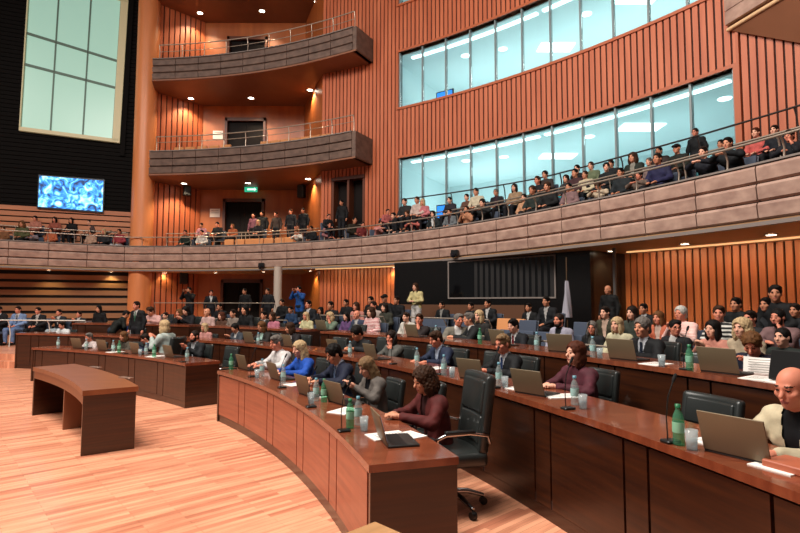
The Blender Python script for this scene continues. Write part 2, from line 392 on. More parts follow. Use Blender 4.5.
def gv(u, j):   # mullion heights, they drop towards the far jamb
    a = {0: 0., 1: .405, 2: .60, 3: 1.0}[j]; c = {0: 0., 1: .375, 2: .565, 3: 1.0}[j]
    return a+(c-a)*u/.925
for i in range(3):
    for j in range(3):
        e = .006; q = MB()
        P = [onwall(*bil(u, gv(u, jj)+s*e)) for u, jj, s in ((us[i]+e, j, 1), (us[i+1]-e, j, 1), (us[i+1]-e, j+1, -1), (us[i]+e, j+1, -1))]
        q.hexa([v+WN*.02 for v in P]+[v+WN*.05 for v in P]); q.build('pane', M_GLOW, wn)
mu = MB()
for u in us[1:3]: wq(mu, u-.008, u+.008, 0, 1, .02, .09)
for j in (1, 2):
    P = [onwall(*bil(u, gv(u, j)+s)) for u, s in ((0, -.008), (.925, -.008), (.925, .008), (0, .008))]; mu.hexa([v+WN*.02 for v in P]+[v+WN*.09 for v in P])
mu.build('mullions', mat('mullion_grey_green', '#5d7568', .5), wn)
b = MB(); wq(b, 1.01, 1.055, -.1, 1.1, 0, .1); struct('trim_2', b, M_BLACKW)
# screen with a moving-picture still
def screen_mat():
    M = bpy.data.materials.new('screen_picture'); M.use_nodes = True; nt = M.node_tree; N = nt.nodes; L = nt.links; b = N['Principled BSDF']
    tc = N.new('ShaderNodeTexCoord'); vo = N.new('ShaderNodeTexNoise'); vo.inputs['Scale'].default_value = 2.6; vo.inputs['Detail'].default_value = 3; vo.inputs['Distortion'].default_value = 1.5
    L.new(tc.outputs['Object'], vo.inputs[0]); rp = N.new('ShaderNodeValToRGB'); e = rp.color_ramp.elements
    e[0].position = .34; e[0].color = (*rgb('#04204a'), 1); e[1].position = .74; e[1].color = (*rgb('#d0ecff'), 1)
    k = e.new(.45); k.color = (*rgb('#1672c4'), 1); k = e.new(.54); k.color = (*rgb('#58b4f0'), 1)
    L.new(vo.outputs[0], rp.inputs[0]); L.new(rp.outputs[0], b.inputs['Emission Color']); b.inputs['Emission Strength'].default_value = 2.1
    b.inputs['Base Color'].default_value = (.01, .02, .04, 1); return M
b = MB(); quadslab(b, [(37.5, 208.5), (104, 213.5), (105, 180), (39, 175)], .03, .12); c0 = onwall(70, 194)
so = b.build('wall_screen', mat('screen_bezel', '#08101c', .3), loc=c0)
tag(so, 'wide blue video screen hung on the dark boarded wall', 'screen'); ABS[so.name] = c0
b = MB(); quadslab(b, [(38.7, 207), (102.7, 212), (103.7, 181.3), (40.2, 176.3)], .121, .126)
b.build('picture', screen_mat(), so)
# ---------------------------------------------------------------- main balcony
RBP = [(10, 21.9), (25.3, 21.95), (30.5, 22.08), (37.8, 22.34), (46, 22.9), (56, 23.6), (64, 24.1), (72.3, 24.43), (80, 24.5), (87.5, 24.3), (92, 23.3), (97.6, 22.1), (103, 20.6)]
def rb(t):
    for (a, r0), (c, r1) in zip(RBP, RBP[1:]):
        if t <= c:
            return r0+(r1-r0)*(t-a)/(c-a)
    return RBP[-1][1]
ZB, ZT = 3.16, 4.255
MT0, MT1 = 12, 103
def fascia(name, rf, z0, z1, t0, t1, bands, m_, cap=True, n=64, face=.0):
    b = MB(); h = (z1-z0)/bands
    step = 3.0 if t1-t0 > 40 else 2.6; k = max(1, round((t1-t0)/step)); dt = (t1-t0)/k
    for j in range(bands):
        za, zb_ = z0+h*j, z0+h*(j+1)
        for i in range(k):
            a, c = t0+dt*i+.03, t0+dt*(i+1)-.03
            b.arcprof([(lambda t: rf(t)+.2, za+.01), (lambda t: rf(t)+.07, za+.01), (lambda t: rf(t)+.0, za+.04), (lambda t: rf(t)-.03, zb_-.07), (lambda t: rf(t)+.0, zb_-.02), (lambda t: rf(t)+.2, zb_-.02)], a, c, 4, 0)
    b.arc(lambda t: rf(t)+.1, lambda t: rf(t)+.26, z0, z1, t0, t1, n, 1)
    if cap: b.arc(lambda t: rf(t)-.03, lambda t: rf(t)+.3, z1, z1+.035, t0, t1, n, 2)
    return struct(name, b, [m_, M_DARK, M_GREYTRIM])
fascia('wall_balcony_front', rb, ZB+.1, ZT, MT0, MT1, 3, M_FASCIA)
b = MB(); b.arc(lambda t: rb(t)+.06, lambda t: 29 if t < 97 else 26, ZB, ZB+.1, MT0, MT1, 64); struct('ceiling_soffit', b, M_SOFFIT)
b = MB(); b.arc(lambda t: rb(t)-.05, lambda t: rb(t)+.05, ZB-.01, ZB+.06, MT0, MT1, 64); struct('trim_3', b, M_GREYTRIM)
b = MB(); b.arc(lambda t: rb(t)+.25, 29, ZB+.1, 3.80, MT0, 66.8, 60); b.arc(lambda t: rb(t)+.25, lambda t: rb(t)+5, ZB+.1, 3.80, 66.8, MT1, 40); struct('floor_balcony', b, M_CARPET)
b = MB(); b.arc(lambda t: rb(t)+1.15, lambda t: 25.0, 3.79, 4.30, MT0, 66.8, 50); b.arc(lambda t: rb(t)+1.15, lambda t: rb(t)+4, 3.79, 4.30, 66.8, MT1, 40); struct('floor_balcony_step', b, M_CARPET)
b = MB(); b.arc(lambda t: rb(t)+1.95, lambda t: 25.0, 4.29, 4.58, MT0, 48, 40); struct('floor_balcony_step', b, M_CARPET)
# ---------------------------------------------------------------- upper balconies A, B and the one above
def rA(t): return 23.75+.1*math.sin((t-62)/25*math.pi)
AT0, AT1 = 61.5, 84.9
for nm, z0, z1 in (('lower', 7.35, 8.42), ('upper', 11.62, 12.62), ('top', 15.95, 16.9)):
    fascia(f'wall_gallery_{nm}', rA, z0+.06, z1, AT0, AT1, 3, M_FASCIA2)
    b = MB(); b.arc(rA, lambda t: rA(t)+.22, z0+.06, z1, AT0-.35, AT0, 1); b.arc(rA, RW, z0, z1, AT0-.4, AT0-.05, 2); struct(f'wall_gallery_end_{nm}', b, M_FASCIA2)
    b = MB(); b.arc(lambda t: rA(t)-.01, 25.0, z0, z0+.07, AT0-.4, 66.8, 10)
    P = [pol(rA(66.8), 66.8)]+[pol(rA(t), t) for t in np.linspace(66.8, AT1, 16)[1:]]+[A0, A1, A2, A3]
    k = len(P); b.add([up(p, z0) for p in P]+[up(p, z0+.07) for p in P], [list(range(k)), list(range(k, 2*k))[::-1]]+[[i, (i+1) % k, k+(i+1) % k, k+i] for i in range(k)])
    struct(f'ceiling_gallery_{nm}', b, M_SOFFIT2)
    b = MB(); b.add([up(p, z0+.5) for p in P]+[up(p, z0+.6) for p in P], [list(range(k)), list(range(k, 2*k))[::-1]]+[[i, (i+1) % k, k+(i+1) % k, k+i] for i in range(k)]); b.arc(lambda t: rA(t)+.2, 25.0, z0+.5, z0+.6, AT0-.3, 66.8, 10)
    struct(f'floor_gallery_{nm}', b, M_CARPET)
# corner of another gallery high on the near side
zc = zof(739, 28, 25.0)
wp = at_r(862, 24.88, 54)[0]; Q = [gp(739, 27.5, zc), gp(797, -3, zc), gp(845, -40, zc), Vector((wp.x, wp.y, zof(862, 54, 24.88)))]
a0 = at_r(739, 24.88)[0]; Q[0] = Vector((a0.x, a0.y, zc))
b = MB(); T3 = [Q[0], Q[2], Q[3]]; b.add(T3+[p+Vector((0, 0, .12)) for p in T3], [[0, 1, 2], [5, 4, 3], [0, 3, 4, 1], [1, 4, 5, 2], [2, 5, 3, 0]])
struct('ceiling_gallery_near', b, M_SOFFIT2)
b = MB()
for j in range(3):
    z0 = zc+.1+.34*j; p, q = Q[0], Q[1]; e = (q-p); nx = Vector((e.y, -e.x, 0)).normalized()*.1
    b.hexa([up(p, z0), up(Q[2], z0), up(Q[2]+nx, z0), up(p+nx, z0), up(p, z0+.32), up(Q[2], z0+.32), up(Q[2]+nx, z0+.32), up(p+nx, z0+.32)])
struct('wall_gallery_near', b, M_FASCIA)
b = MB(); p = Q[0]; q = Q[2]; b.tube([p+Vector((0, 0, .0)), q], .05); struct('trim_4', b, mat('pale_edge', '#d9b48a', .5))
# ---------------------------------------------------------------- railings
def railing(label, rf, zbase, ztop, t0, t1, m_, pitch=2.6, mid=None, lean=.12, thick=.024, curve=True):
    tm = (t0+t1)/2; base = pol(rf(tm), tm, zbase); o = thing('railing', label, 'railing', base, world=True)
    n = max(4, int((t1-t0)/1.2)); A = [t0+(t1-t0)*i/n for i in range(n+1)]
    b = MB(); b.tube([pol(rf(t)-lean, t, ztop) for t in A], thick); b.build('handrail', m_, o)
    if mid:
        for zm in mid: b = MB(); b.tube([pol(rf(t)-lean*.5, t, zm) for t in A], thick*.6, 6); b.build('mid_rail', m_, o)
    k = max(1, round((t1-t0)/pitch))
    for i in range(k+1):
        t = t0+(t1-t0)*i/k; b = MB()
        pts = [pol(rf(t), t, zbase), pol(rf(t)+.02, t, zbase+(ztop-zbase)*.5), pol(rf(t)-lean*.35, t, zbase+(ztop-zbase)*.85), pol(rf(t)-lean, t, ztop)] if curve else [pol(rf(t), t, zbase), pol(rf(t)-lean, t, ztop)]
        b.tube(pts, thick*.8, 6); b.build('post', m_, o)
    return o
railing('steel handrail on curved posts along the front of the long main balcony', lambda t: rb(t)+.12, ZT+.03, ZT+.42, 13, 102, M_RAIL, 2.6)
railing('steel rail running behind the front row of the glazed side of the balcony', lambda t: rb(t)+1.2, 4.3, 5.05, 13, 57, M_RAIL, 5)
railing('dark upper rail along the back row under the glass band', lambda t: min(rb(t)+2.05, 24.85), 4.58, 5.75, 13, 57.5, M_RAILD, 5)
railing('thin rail behind the middle seats of the balcony, before the wooden recess', lambda t: rb(t)+1.2, 4.3, 4.98, 62, 85, M_RAIL, 5, mid=[4.6])
railing('thin rail behind the spectators below the video screen', lambda t: rb(t)+1.0, 4.2, 4.95, 88.5, 102, M_RAIL, 4)
railing('metal railing on the lower of the two stacked galleries', lambda t: rA(t)+.12, 8.45, 9.1, AT0, AT1-.6, M_RAIL, 2.6, mid=[8.85], lean=.04)
railing('metal railing on the upper of the two stacked galleries', lambda t: rA(t)+.12, 12.65, 13.3, AT0, AT1-.6, M_RAIL, 2.6, mid=[13.0], lean=.04)
# floor-level barriers behind the members
railing('pale barrier rail behind the third desk row, near the beige wall slats', lambda t: 18.3, .35, 1.16, 13, 36, M_RAIL, 4, thick=.016)
railing('steel barrier in front of the orange seats by the black booth', lambda t: 19.4, .52, 1.42, 38.5, 46.5, M_RAIL, 3.2, thick=.017)
railing('steel barrier before the spectators by the orange slats', lambda t: 19.4, .52, 1.42, 48.5, 55.5, M_RAIL, 3.2, thick=.017)
railing('long low barrier between the last desks and the seated public', lambda t: 18.6, .35, 1.28, 57, 76, M_RAIL, 4, thick=.017)
railing('white barrier before the men seated along the boarded wall', lambda t: 17.6, .35, 1.2, 78.5, 96, mat('rail_white', '#d8d4cc', .4), 4.5, thick=.018)
railing('thin rail before the standing cameraman at the wooden recess', lambda t: 21.6, .7, 1.75, 66, 80, M_RAIL, 4, thick=.017)
# ---------------------------------------------------------------- black booth under the balcony
b = MB(); RBo = 23.2
b.arc(RBo, RBo+.15, .7, 3.16, 38.5, 55.9, 20, 0); b.arc(RBo, 24.95, .7, 3.16, 55.7, 55.9, 1, 0); b.arc(RBo, 24.95, .7, 3.16, 38.5, 38.7, 1, 0)
struct('wall_booth', b, M_BOOTH)
b = MB(); b.arc(RBo-.08, RBo, .7, 1.72, 43.5, 55.9, 16); struct('wall_booth_base', b, mat('booth_wood', '#5c3a26', .5))
b = MB(); ta, tb = thr(at_r(449, RBo)[0])[0], thr(at_r(556, RBo)[0])[0]
for z in (1.93, 3.1): b.arc(RBo-.04, RBo-.01, z-.02, z+.02, tb, ta, 12)
for t in (ta, tb): b.arc(RBo-.04, RBo-.01, 1.91, 3.12, t-.05, t+.05, 1)
wn = struct('window_5', b, M_GREYTRIM)
b = MB(); b.arc(RBo-.012, RBo-.002, 1.95, 3.08, tb, ta, 12); b.build('pane', mat('booth_glass', '#0b0b0d', .12), wn)
b = MB()
n = 14
for i in range(n): t = tb+(ta-tb)*(i+.5)/n*.75; b.arc(RBo-.02, RBo-.012, 1.95, 3.08, t-.14, t+.14, 1)
b.build('blind_slats', mat('blind_dark', '#1c1a1a', .5), wn)
b = MB(); t = thr(at_r(616, RBo)[0])[0]; b.arc(RBo-.06, RBo, .7, 3.16, t-.08, t+.08, 1); struct('trim_5', b, mat('steel_grey', '#4a4644', .4))
# ---------------------------------------------------------------- downlights, cameras, signs, speakers
def downlight(p, label, power, grp, r=.13, ang=120, col=(1, .78, .5)):
    o = thing('downlight', label, 'ceiling light', p, group=grp)
    b = MB(); b.lathe([(r*1.25, .012), (r*1.25, -.012), (r, -.012), (r, .012)], (0, 0, 0), 16); b.build('trim_ring', mat('lamp_ring', '#8a6a50', .4), o, loc=True)
    b = MB(); b.lathe([(r, -.004), (0.001, -.004)], (0, 0, 0), 16); b.build('lens', M_LAMP, o, loc=True)
    spot((p[0], p[1], p[2]-.05), (p[0], p[1], p[2]-5), power, ang, col=col)
for nm, z, pts in (('upper gallery ceiling', 15.95, ((200, 13), (262, 11), (317, 2))), ('lower gallery ceiling', 11.62, ((191, 98.5), (251, 98), (310, 90)))):
    for i, q in enumerate(pts):
        p = gp(q[0], q[1], z-.015); downlight(p, f'{("first","second","third")[i]} round downlight from the tall column in the {nm}', 330, 'downlights over the stacked galleries')
for i, q in enumerate(((184, 183.5), (248, 183), (308, 179))):
    p = gp(q[0], q[1], 7.35-.015); downlight(p, f'{("first","second","third")[i]} round downlight from the tall column under the lower gallery', 330, 'downlights over the main balcony recess')
for i, t in enumerate((20, 24.2, 28.5, 33, 37.8, 43, 48.5, 53.5, 58.5, 63.5, 68.5, 74, 79.5, 85, 90, 95)):
    p = pol(rb(t)+.9+(.5 if t < 40 else .2), t, ZB-.015); downlight(p, 'round downlight set in the underside of the main balcony', 100 if t < 75 else 40, 'downlights under the main balcony', .1, col=(1, .88, .42))
def cove(r, z, t0, t1, lab, power, tgt, grp):
    b = MB(); b.arc(r-.05, r+.05, z-.03, z, t0, t1, max(3, int((t1-t0)/2))); o = b.build('cove_light', mat('cove_glow', '#ffe0b0', emit='#ffc888', es=.9), loc=pol(r, (t0+t1)/2, z)); tag(o, lab, 'ceiling light', grp)
    k = max(1, round((t1-t0)/4)); dt = (t1-t0)/k
    for i in range(k):
        t = t0+dt*(i+.5); L_ = math.radians(dt)*r*.9; l = bpy.data.lights.new('cove_beam', 'AREA'); l.shape = 'RECTANGLE'; l.size = L_; l.size_y = .08; l.energy = power*L_; l.color = (1, .84, .46)
        q = bpy.data.objects.new('cove_beam', l); COL.objects.link(q); q.location = pol(r, t, z-.05)
        d_ = (pol(r+.55, t, z-1.6)-q.location).normalized(); x_ = Vector((-math.sin(math.radians(t)), math.cos(math.radians(t)), 0)); z_ = -d_; y_ = z_.cross(x_)
        q.matrix_world = Matrix(((x_.x, y_.x, z_.x, q.location.x), (x_.y, y_.y, z_.y, q.location.y), (x_.z, y_.z, z_.z, q.location.z), (0, 0, 0, 1)))
cove(24.3, ZB-.005, 14, 37.5, 'long warm light strip over the beige slats under the balcony', 8, 0, 'warm light strips under the balcony')
cove(24.3, ZB-.005, 56.5, 66.3, 'long warm light strip over the orange slats under the balcony', 5, 0, 'warm light strips under the balcony')
def camera_dome(x, y, t_label):
    p = at_r(x, rb(50), y)[0]; t = thr(p)[0]; p = at_r(x, rb(t), y)[0]; t = thr(p)[0]; q = pol(rb(t)-.1, t, zof(x, y, rb(t)))
    o = thing('security_camera', t_label, 'camera', q, math.radians(t))
    b = MB(); b.box((-.02, 0, .02), (.12, .26, .2), None, 0, .02); b.build('housing', mat('camera_black', '#141416', .35), o, loc=True)
    b = MB(); b.lathe([(.001, -.14), (.06, -.12), (.09, -.06), (.09, 0)], (-.12, 0, 0), 14); b.build('dome', mat('camera_dome', '#1a1d24', .1), o, loc=True)
camera_dome(457, 254, 'black camera on the balcony front over the dark booth'); camera_dome(262, 266, 'black camera on the balcony front over the wooden doors')
def onback(x, y, Y=25.94):
    d = ray(x, y); t = Y/d.y; return Vector((d.x*t, Y, CAMH+d.z*t))
b = MB(); p = onback(251, 189.5, 25.3); b.box((0, 0, 0), (.62, .06, .24), None, 0, .01); b2 = b.build('exit_sign', mat('exit_green', '#1f8f6a', .4, emit='#2bbd90', es=.9)); b2.location = p
tag(b2, 'small green exit sign hanging over the balcony doors', 'sign')
b = MB(); b.tube([(-.2, 0, .12), (-.2, 0, .4)], .01); b.tube([(.2, 0, .12), (.2, 0, .4)], .01); c = b.build('hanger', M_RAILD, b2, loc=True)
b = MB(); b.box((0, -.035, 0), (.34, .01, .08)); b.add([(.17, -.04, .09), (.27, -.04, 0), (.17, -.04, -.09)], [[0, 1, 2]]); b.build('arrow', mat('exit_white', '#e8fff6', .4, emit='#e8fff6', es=1.2), b2, loc=True)
for (x, y, lab) in ((218, 135, 'white paper notice on the lower gallery wall'), (215, 213, 'white paper notice on the wall beside the balcony doors'), (212, 303, 'white paper notice behind the standing man in black')):
    p = onback(x, y); b = MB(); b.box((0, 0, 0), (.5, .02, .42)); o = b.build('notice', mat('paper_white', '#efe9e2', .7)); o.location = p-Vector((0, .01, 0)); tag(o, lab, 'notice')
    b = MB(); b.box((0, -.012, .12), (.36, .004, .02)); b.box((0, -.012, .05), (.4, .004, .012)); b.box((0, -.012, 0), (.38, .004, .012)); b.build('printed_lines', mat('print_grey', '#8a8580', .7), o, loc=True)
def speaker(p, yaw, lab):
    o = thing('wall_speaker', lab, 'speaker', p, yaw)
    b = MB(); b.box((0, 0, 0), (.34, .3, .6), None, 0, .03); b.build('cabinet_shell', mat('speaker_black', '#101010', .5), o, loc=True)
    b = MB(); b.box((0, -.155, 0), (.28, .012, .52), None, 0, .004); b.build('grille', mat('speaker_grille', '#1d1d1f', .7), o, loc=True)
    b = MB(); b.tube([(0, .14, 0), (0, .3, .05)], .03); b.build('bracket', M_RAILD, o, loc=True)
for x, y, lab in ((183.5, 191, 'black wall speaker on the slatted side wall over the balcony'), (180, 278, 'black wall speaker on the slatted wall behind the cameraman')):
    d = ray(x, y); s = (A0-Vector((0, 0, CAMH))).dot(nrm)/d.dot(nrm); p = Vector((0, 0, CAMH))+d*s; speaker(p-nrm*.4, math.radians(30), lab)
d = ray(311, 189); pr_ = A2.lerp(A3, .35); speaker(Vector((pr_.x-.35, pr_.y, 7.0)), math.radians(-20), 'black wall speaker on the return wall beside the balcony doors')
# flag on its pole
p = at_r(567, 21.5)[0]; o = thing('flag', 'furled white flag on a pole before the black booth', 'flag', (p.x, p.y, .7))
b = MB(); b.tube([(0, 0, 0), (0, 0, 2.15)], .014); b.build('pole', mat('pole_brown', '#4a3826', .4), o, loc=True)
b = MB(); vs_ = []; nn_ = 18
for i in range(12):
    z = .75+.85*i/11; wdt = .16-.11*(i/11)
    for k in range(nn_):
        a = 2*math.pi*k/nn_; rr = wdt*(1+.28*math.sin(3*a+i*.3)); vs_.append((rr*.7*math.cos(a), rr*math.sin(a)*.5, z))
b.add(vs_, [[i*nn_+k, i*nn_+(k+1) % nn_, i*nn_+nn_+(k+1) % nn_, i*nn_+nn_+k] for i in range(11) for k in range(nn_)], 0, True); b.build('cloth', mat('flag_white', '#9a96a0', .8), o, loc=True)
b = MB(); b.lathe([(.2, 0), (.2, .03), (.05, .06), (.02, .1)], (0, 0, 0), 16); b.build('foot_stand', M_RAILD, o, loc=True)
# ---------------------------------------------------------------- desks
def desk(label, rf, t0, t1, z, depth=.62, base=0., period=4.62, phase=0., ends=(True, True), fm=None):
    fm = fm or M_DESK_SHADED
    tm = (t0+t1)/2; o = thing('curved_desk', label, 'desk', pol(rf, tm, base), world=True)
    n = max(8, int((t1-t0)/1))
    b = MB(); b.arc(rf, rf+depth, z-.05, z, t0, t1, n); b.build('desktop', M_DESKTOP, o)
    b = MB(); b.arc(rf+.025, rf+.06, base+.0, base+.1, t0+.05, t1-.05, n); b.build('plinth', M_DESK_SHADED, o)
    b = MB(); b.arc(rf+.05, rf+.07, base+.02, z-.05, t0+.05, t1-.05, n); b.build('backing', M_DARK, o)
    t = t0+.06-phase; e = math.degrees(.011/rf); wide = period*.79
    while t < t1-.06:
        for a, c in ((t, t+wide), (t+wide, t+period)):
            a, c = max(a, t0+.06), min(c, t1-.06)
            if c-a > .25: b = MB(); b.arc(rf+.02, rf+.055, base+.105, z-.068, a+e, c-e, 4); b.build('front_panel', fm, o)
        t += period
    for s, tt in ((0, t0), (1, t1)):
        if ends[s]: b = MB(); w_ = math.degrees(.04/rf); b.arc(rf+.01, rf+depth-.01, base, z-.05, tt if s == 0 else tt-w_, tt+w_ if s == 0 else tt, 1); b.build('end_panel', M_DESK_SHADED, o)
    return o
desk('long curved front desk nearest the open floor, with an end panel towards the camera', 13.66, 17.75, 40.1, .75, phase=-.4, fm=M_DESK_LIT)
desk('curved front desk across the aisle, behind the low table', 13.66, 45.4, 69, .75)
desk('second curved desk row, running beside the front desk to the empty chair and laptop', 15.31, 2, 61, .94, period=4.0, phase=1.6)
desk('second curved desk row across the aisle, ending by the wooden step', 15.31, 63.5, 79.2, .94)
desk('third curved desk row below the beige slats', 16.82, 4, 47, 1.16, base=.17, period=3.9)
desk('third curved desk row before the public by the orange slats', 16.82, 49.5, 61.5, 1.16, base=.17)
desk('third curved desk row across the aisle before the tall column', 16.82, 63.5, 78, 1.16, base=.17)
# low curved table on the open floor
o = thing('curved_table', 'low curved wooden table standing alone on the open plank floor', 'table', pol(12.07, 43.6, 0), world=True)
b = MB(); b.arc(11.79, 12.38, .69, .75, 36.1, 51.1, 16); b.build('tabletop', mat('table_top_wood', '#8a5434', .3, kind='noise', alt='#774427', scale=2, sx=(1, 5, 1)), o)
b = MB(); b.arc(11.80, 11.84, .58, .69, 36.4, 50.8, 16); b.build('apron', mat('apron_wood', '#7a4628', .35), o)
b = MB(); b.arc(12.32, 12.36, .02, .69, 36.3, 50.9, 16); b.build('front_panel', M_DESK_SHADED, o)
for a, c in ((36.2, 36.42), (50.8, 51.0)): b = MB(); b.arc(11.80, 12.36, 0, .69, a, c, 1); b.build('end_panel', M_DESK_SHADED, o)
b = MB(); b.arc(11.84, 12.32, 0, .69, 44.0, 44.2, 1); b.build('divider', mat('divider_wood', '#8a5a40', .4), o)
for x, y in ((97.5, 367.5), (128, 378)):
    p = gp(x-2, y, .75); b = MB(); b.box(p+Vector((0, 0, .006)), (.24, .07, .012), Matrix.Rotation(-.5, 3, 'Z'), 0, .003); b.build('cable_flap', mat('flap_metal', '#a89080', .3, metal=.6), o)
# pale wooden stand whose corner peeks in at the bottom edge
o = thing('wooden_stand', 'pale oak box stand whose corner shows at the bottom edge beside the front desk', 'stand', tuple(gp(375, 521.5, .75).xy-Vector((0, .35)))+(0,), math.radians(45))
b = MB(); b.box((0, 0, .735), (.5, .5, .03), None, 0, .005); b.build('top', mat('oak_pale', '#b98a5c', .45, kind='noise', alt='#a67a50', scale=3, sx=(1, 8, 1)), o, loc=True)
b = MB(); b.box((0, 0, .36), (.46, .46, .72)); b.build('body', mat('oak_pale', '#b98a5c'), o, loc=True)
# ---------------------------------------------------------------- people: smooth-union distance fields meshed by surface nets
def surfnet(D, org, vox):
    ins = D < 0; nx, ny, nz = D.shape
    cs = [(i, j, k) for i in (0, 1) for j in (0, 1) for k in (0, 1)]
    sl = lambda A, c: A[c[0]:nx-1+c[0], c[1]:ny-1+c[1], c[2]:nz-1+c[2]]
    cnt = sum(sl(ins, c).astype(np.int8) for c in cs); act = (cnt > 0) & (cnt < 8)
    idx = np.argwhere(act); n = len(idx); vid = -np.ones(act.shape, np.int64); vid[act] = np.arange(n)
    acc = np.zeros((n, 3)); num = np.zeros(n)
    for a in range(3):
        for c in cs:
            if c[a]: continue
            c2 = list(c); c2[a] = 1; i0 = idx+np.array(c); i1 = idx+np.array(c2)
            d0 = D[i0[:, 0], i0[:, 1], i0[:, 2]]; d1 = D[i1[:, 0], i1[:, 1], i1[:, 2]]; x = (d0 < 0) != (d1 < 0)
            t = np.where(x, d0/np.where(x, d0-d1, 1), 0)[:, None]
            acc += np.where(x[:, None], i0+(i1-i0)*t, 0); num += x
    V = acc/num[:, None]*vox+org; Q = []
    for a in range(3):
        b_, c_ = (a+1) % 3, (a+2) % 3
        s0 = [slice(None)]*3; s1 = [slice(None)]*3; s0[a] = slice(0, -1); s1[a] = slice(1, None)
        A0_, A1_ = ins[tuple(s0)], ins[tuple(s1)]; e = np.argwhere(A0_ != A1_)
        e = e[(e[:, b_] > 0) & (e[:, c_] > 0) & (e[:, b_] < D.shape[b_]-1) & (e[:, c_] < D.shape[c_]-1)]
        ub = np.zeros(3, int); ub[b_] = 1; uc = np.zeros(3, int); uc[c_] = 1
        g = lambda q: vid[q[:, 0], q[:, 1], q[:, 2]]
        q = np.stack([g(e-ub-uc), g(e-uc), g(e), g(e-ub)], 1); fl_ = ~A0_[e[:, 0], e[:, 1], e[:, 2]]
        q[fl_] = q[fl_][:, ::-1]; Q.append(q)
    return V, np.concatenate(Q)
def sdf(prims, vox, noise=None):
    lo = np.min([p['lo'] for p in prims if not p.get('sub')], 0)-3*vox; hi = np.max([p['hi'] for p in prims if not p.get('sub')], 0)+3*vox
    N = np.ceil((hi-lo)/vox).astype(int)+1; D = np.full(N, .5, np.float32); ax = [lo[i]+np.arange(N[i])*vox for i in range(3)]
    for p in prims:
        k = p['k']; mrg = k+3*vox
        a = np.clip(((p['lo']-mrg-lo)/vox).astype(int), 0, N); c = np.clip(((p['hi']+mrg-lo)/vox).astype(int)+2, 0, N)
        if np.any(c <= a): continue
        S = tuple(slice(a[i], c[i]) for i in range(3)); P = np.stack(np.meshgrid(*[ax[i][S[i]] for i in range(3)], indexing='ij'), -1)
        d = p['f'](P); o = D[S]
        if p.get('sub'): h = np.clip(.5-.5*(o+d)/k, 0, 1); D[S] = o*(1-h)-d*h+k*h*(1-h)
        else: h = np.clip(.5+.5*(o-d)/k, 0, 1); D[S] = o*(1-h)+d*h-k*h*(1-h)
    if noise:
        amp, fr = noise; X, Y, Z = np.meshgrid(*ax, indexing='ij')
        D = D+amp*(np.sin(X*fr+1.3*np.sin(Z*fr*.7))*np.sin(Y*fr*1.1+.5)*np.sin(Z*fr*.9+np.sin(X*fr*.8)))
    return surfnet(D, lo, vox)
def Cn(a, b, ra, rb_=None, k=.025, sy=1., sub=False):
    a, b = np.array(a, float), np.array(b, float); rb_ = ra if rb_ is None else rb_; R = max(ra, rb_)
    def f(P):
        s = np.array([1, 1/sy, 1]); A, B = a*s, b*s; ba = B-A; q = P*s-A
        t = np.clip((q@ba)/max(ba@ba, 1e-9), 0, 1); return (np.linalg.norm(q-t[..., None]*ba, axis=-1)-(ra+(rb_-ra)*t))*(.5+.5*min(sy, 1))
    return dict(f=f, lo=np.minimum(a, b)-R*max(1, 1), hi=np.maximum(a, b)+R, k=k, sub=sub)
def El(c, r, M=None, k=.02, sub=False):
    c = np.array(c, float); r = np.array(r, float); R = np.eye(3) if M is None else np.array(M)[:3, :3]
    if M is not None: c = (np.array(M)@np.append(c, 1))[:3]
    def f(P):
        q = (P-c)@R; k0 = np.linalg.norm(q/r, axis=-1); k1 = np.linalg.norm(q/(r*r), axis=-1); return k0*(k0-1)/np.maximum(k1, 1e-6)
    e = r.max(); return dict(f=f, lo=c-e, hi=c+e, k=k, sub=sub)
def tomesh(name, V, Q, mats, mi=None):
    me = bpy.data.meshes.new(name); me.vertices.add(len(V)); me.vertices.foreach_set('co', V.astype(np.float32).ravel())
    me.loops.add(Q.size); me.loops.foreach_set('vertex_index', Q.astype(np.int32).ravel()); me.polygons.add(len(Q))
    me.polygons.foreach_set('loop_start', np.arange(0, Q.size, 4, dtype=np.int32))
    for m_ in mats: me.materials.append(m_)
    if mi is not None: me.polygons.foreach_set('material_index', mi.astype(np.int32))
    me.polygons.foreach_set('use_smooth', np.ones(len(Q), bool)); me.update(calc_edges=True); me.validate(); return me
PIV = np.array([0, .025, -.125])
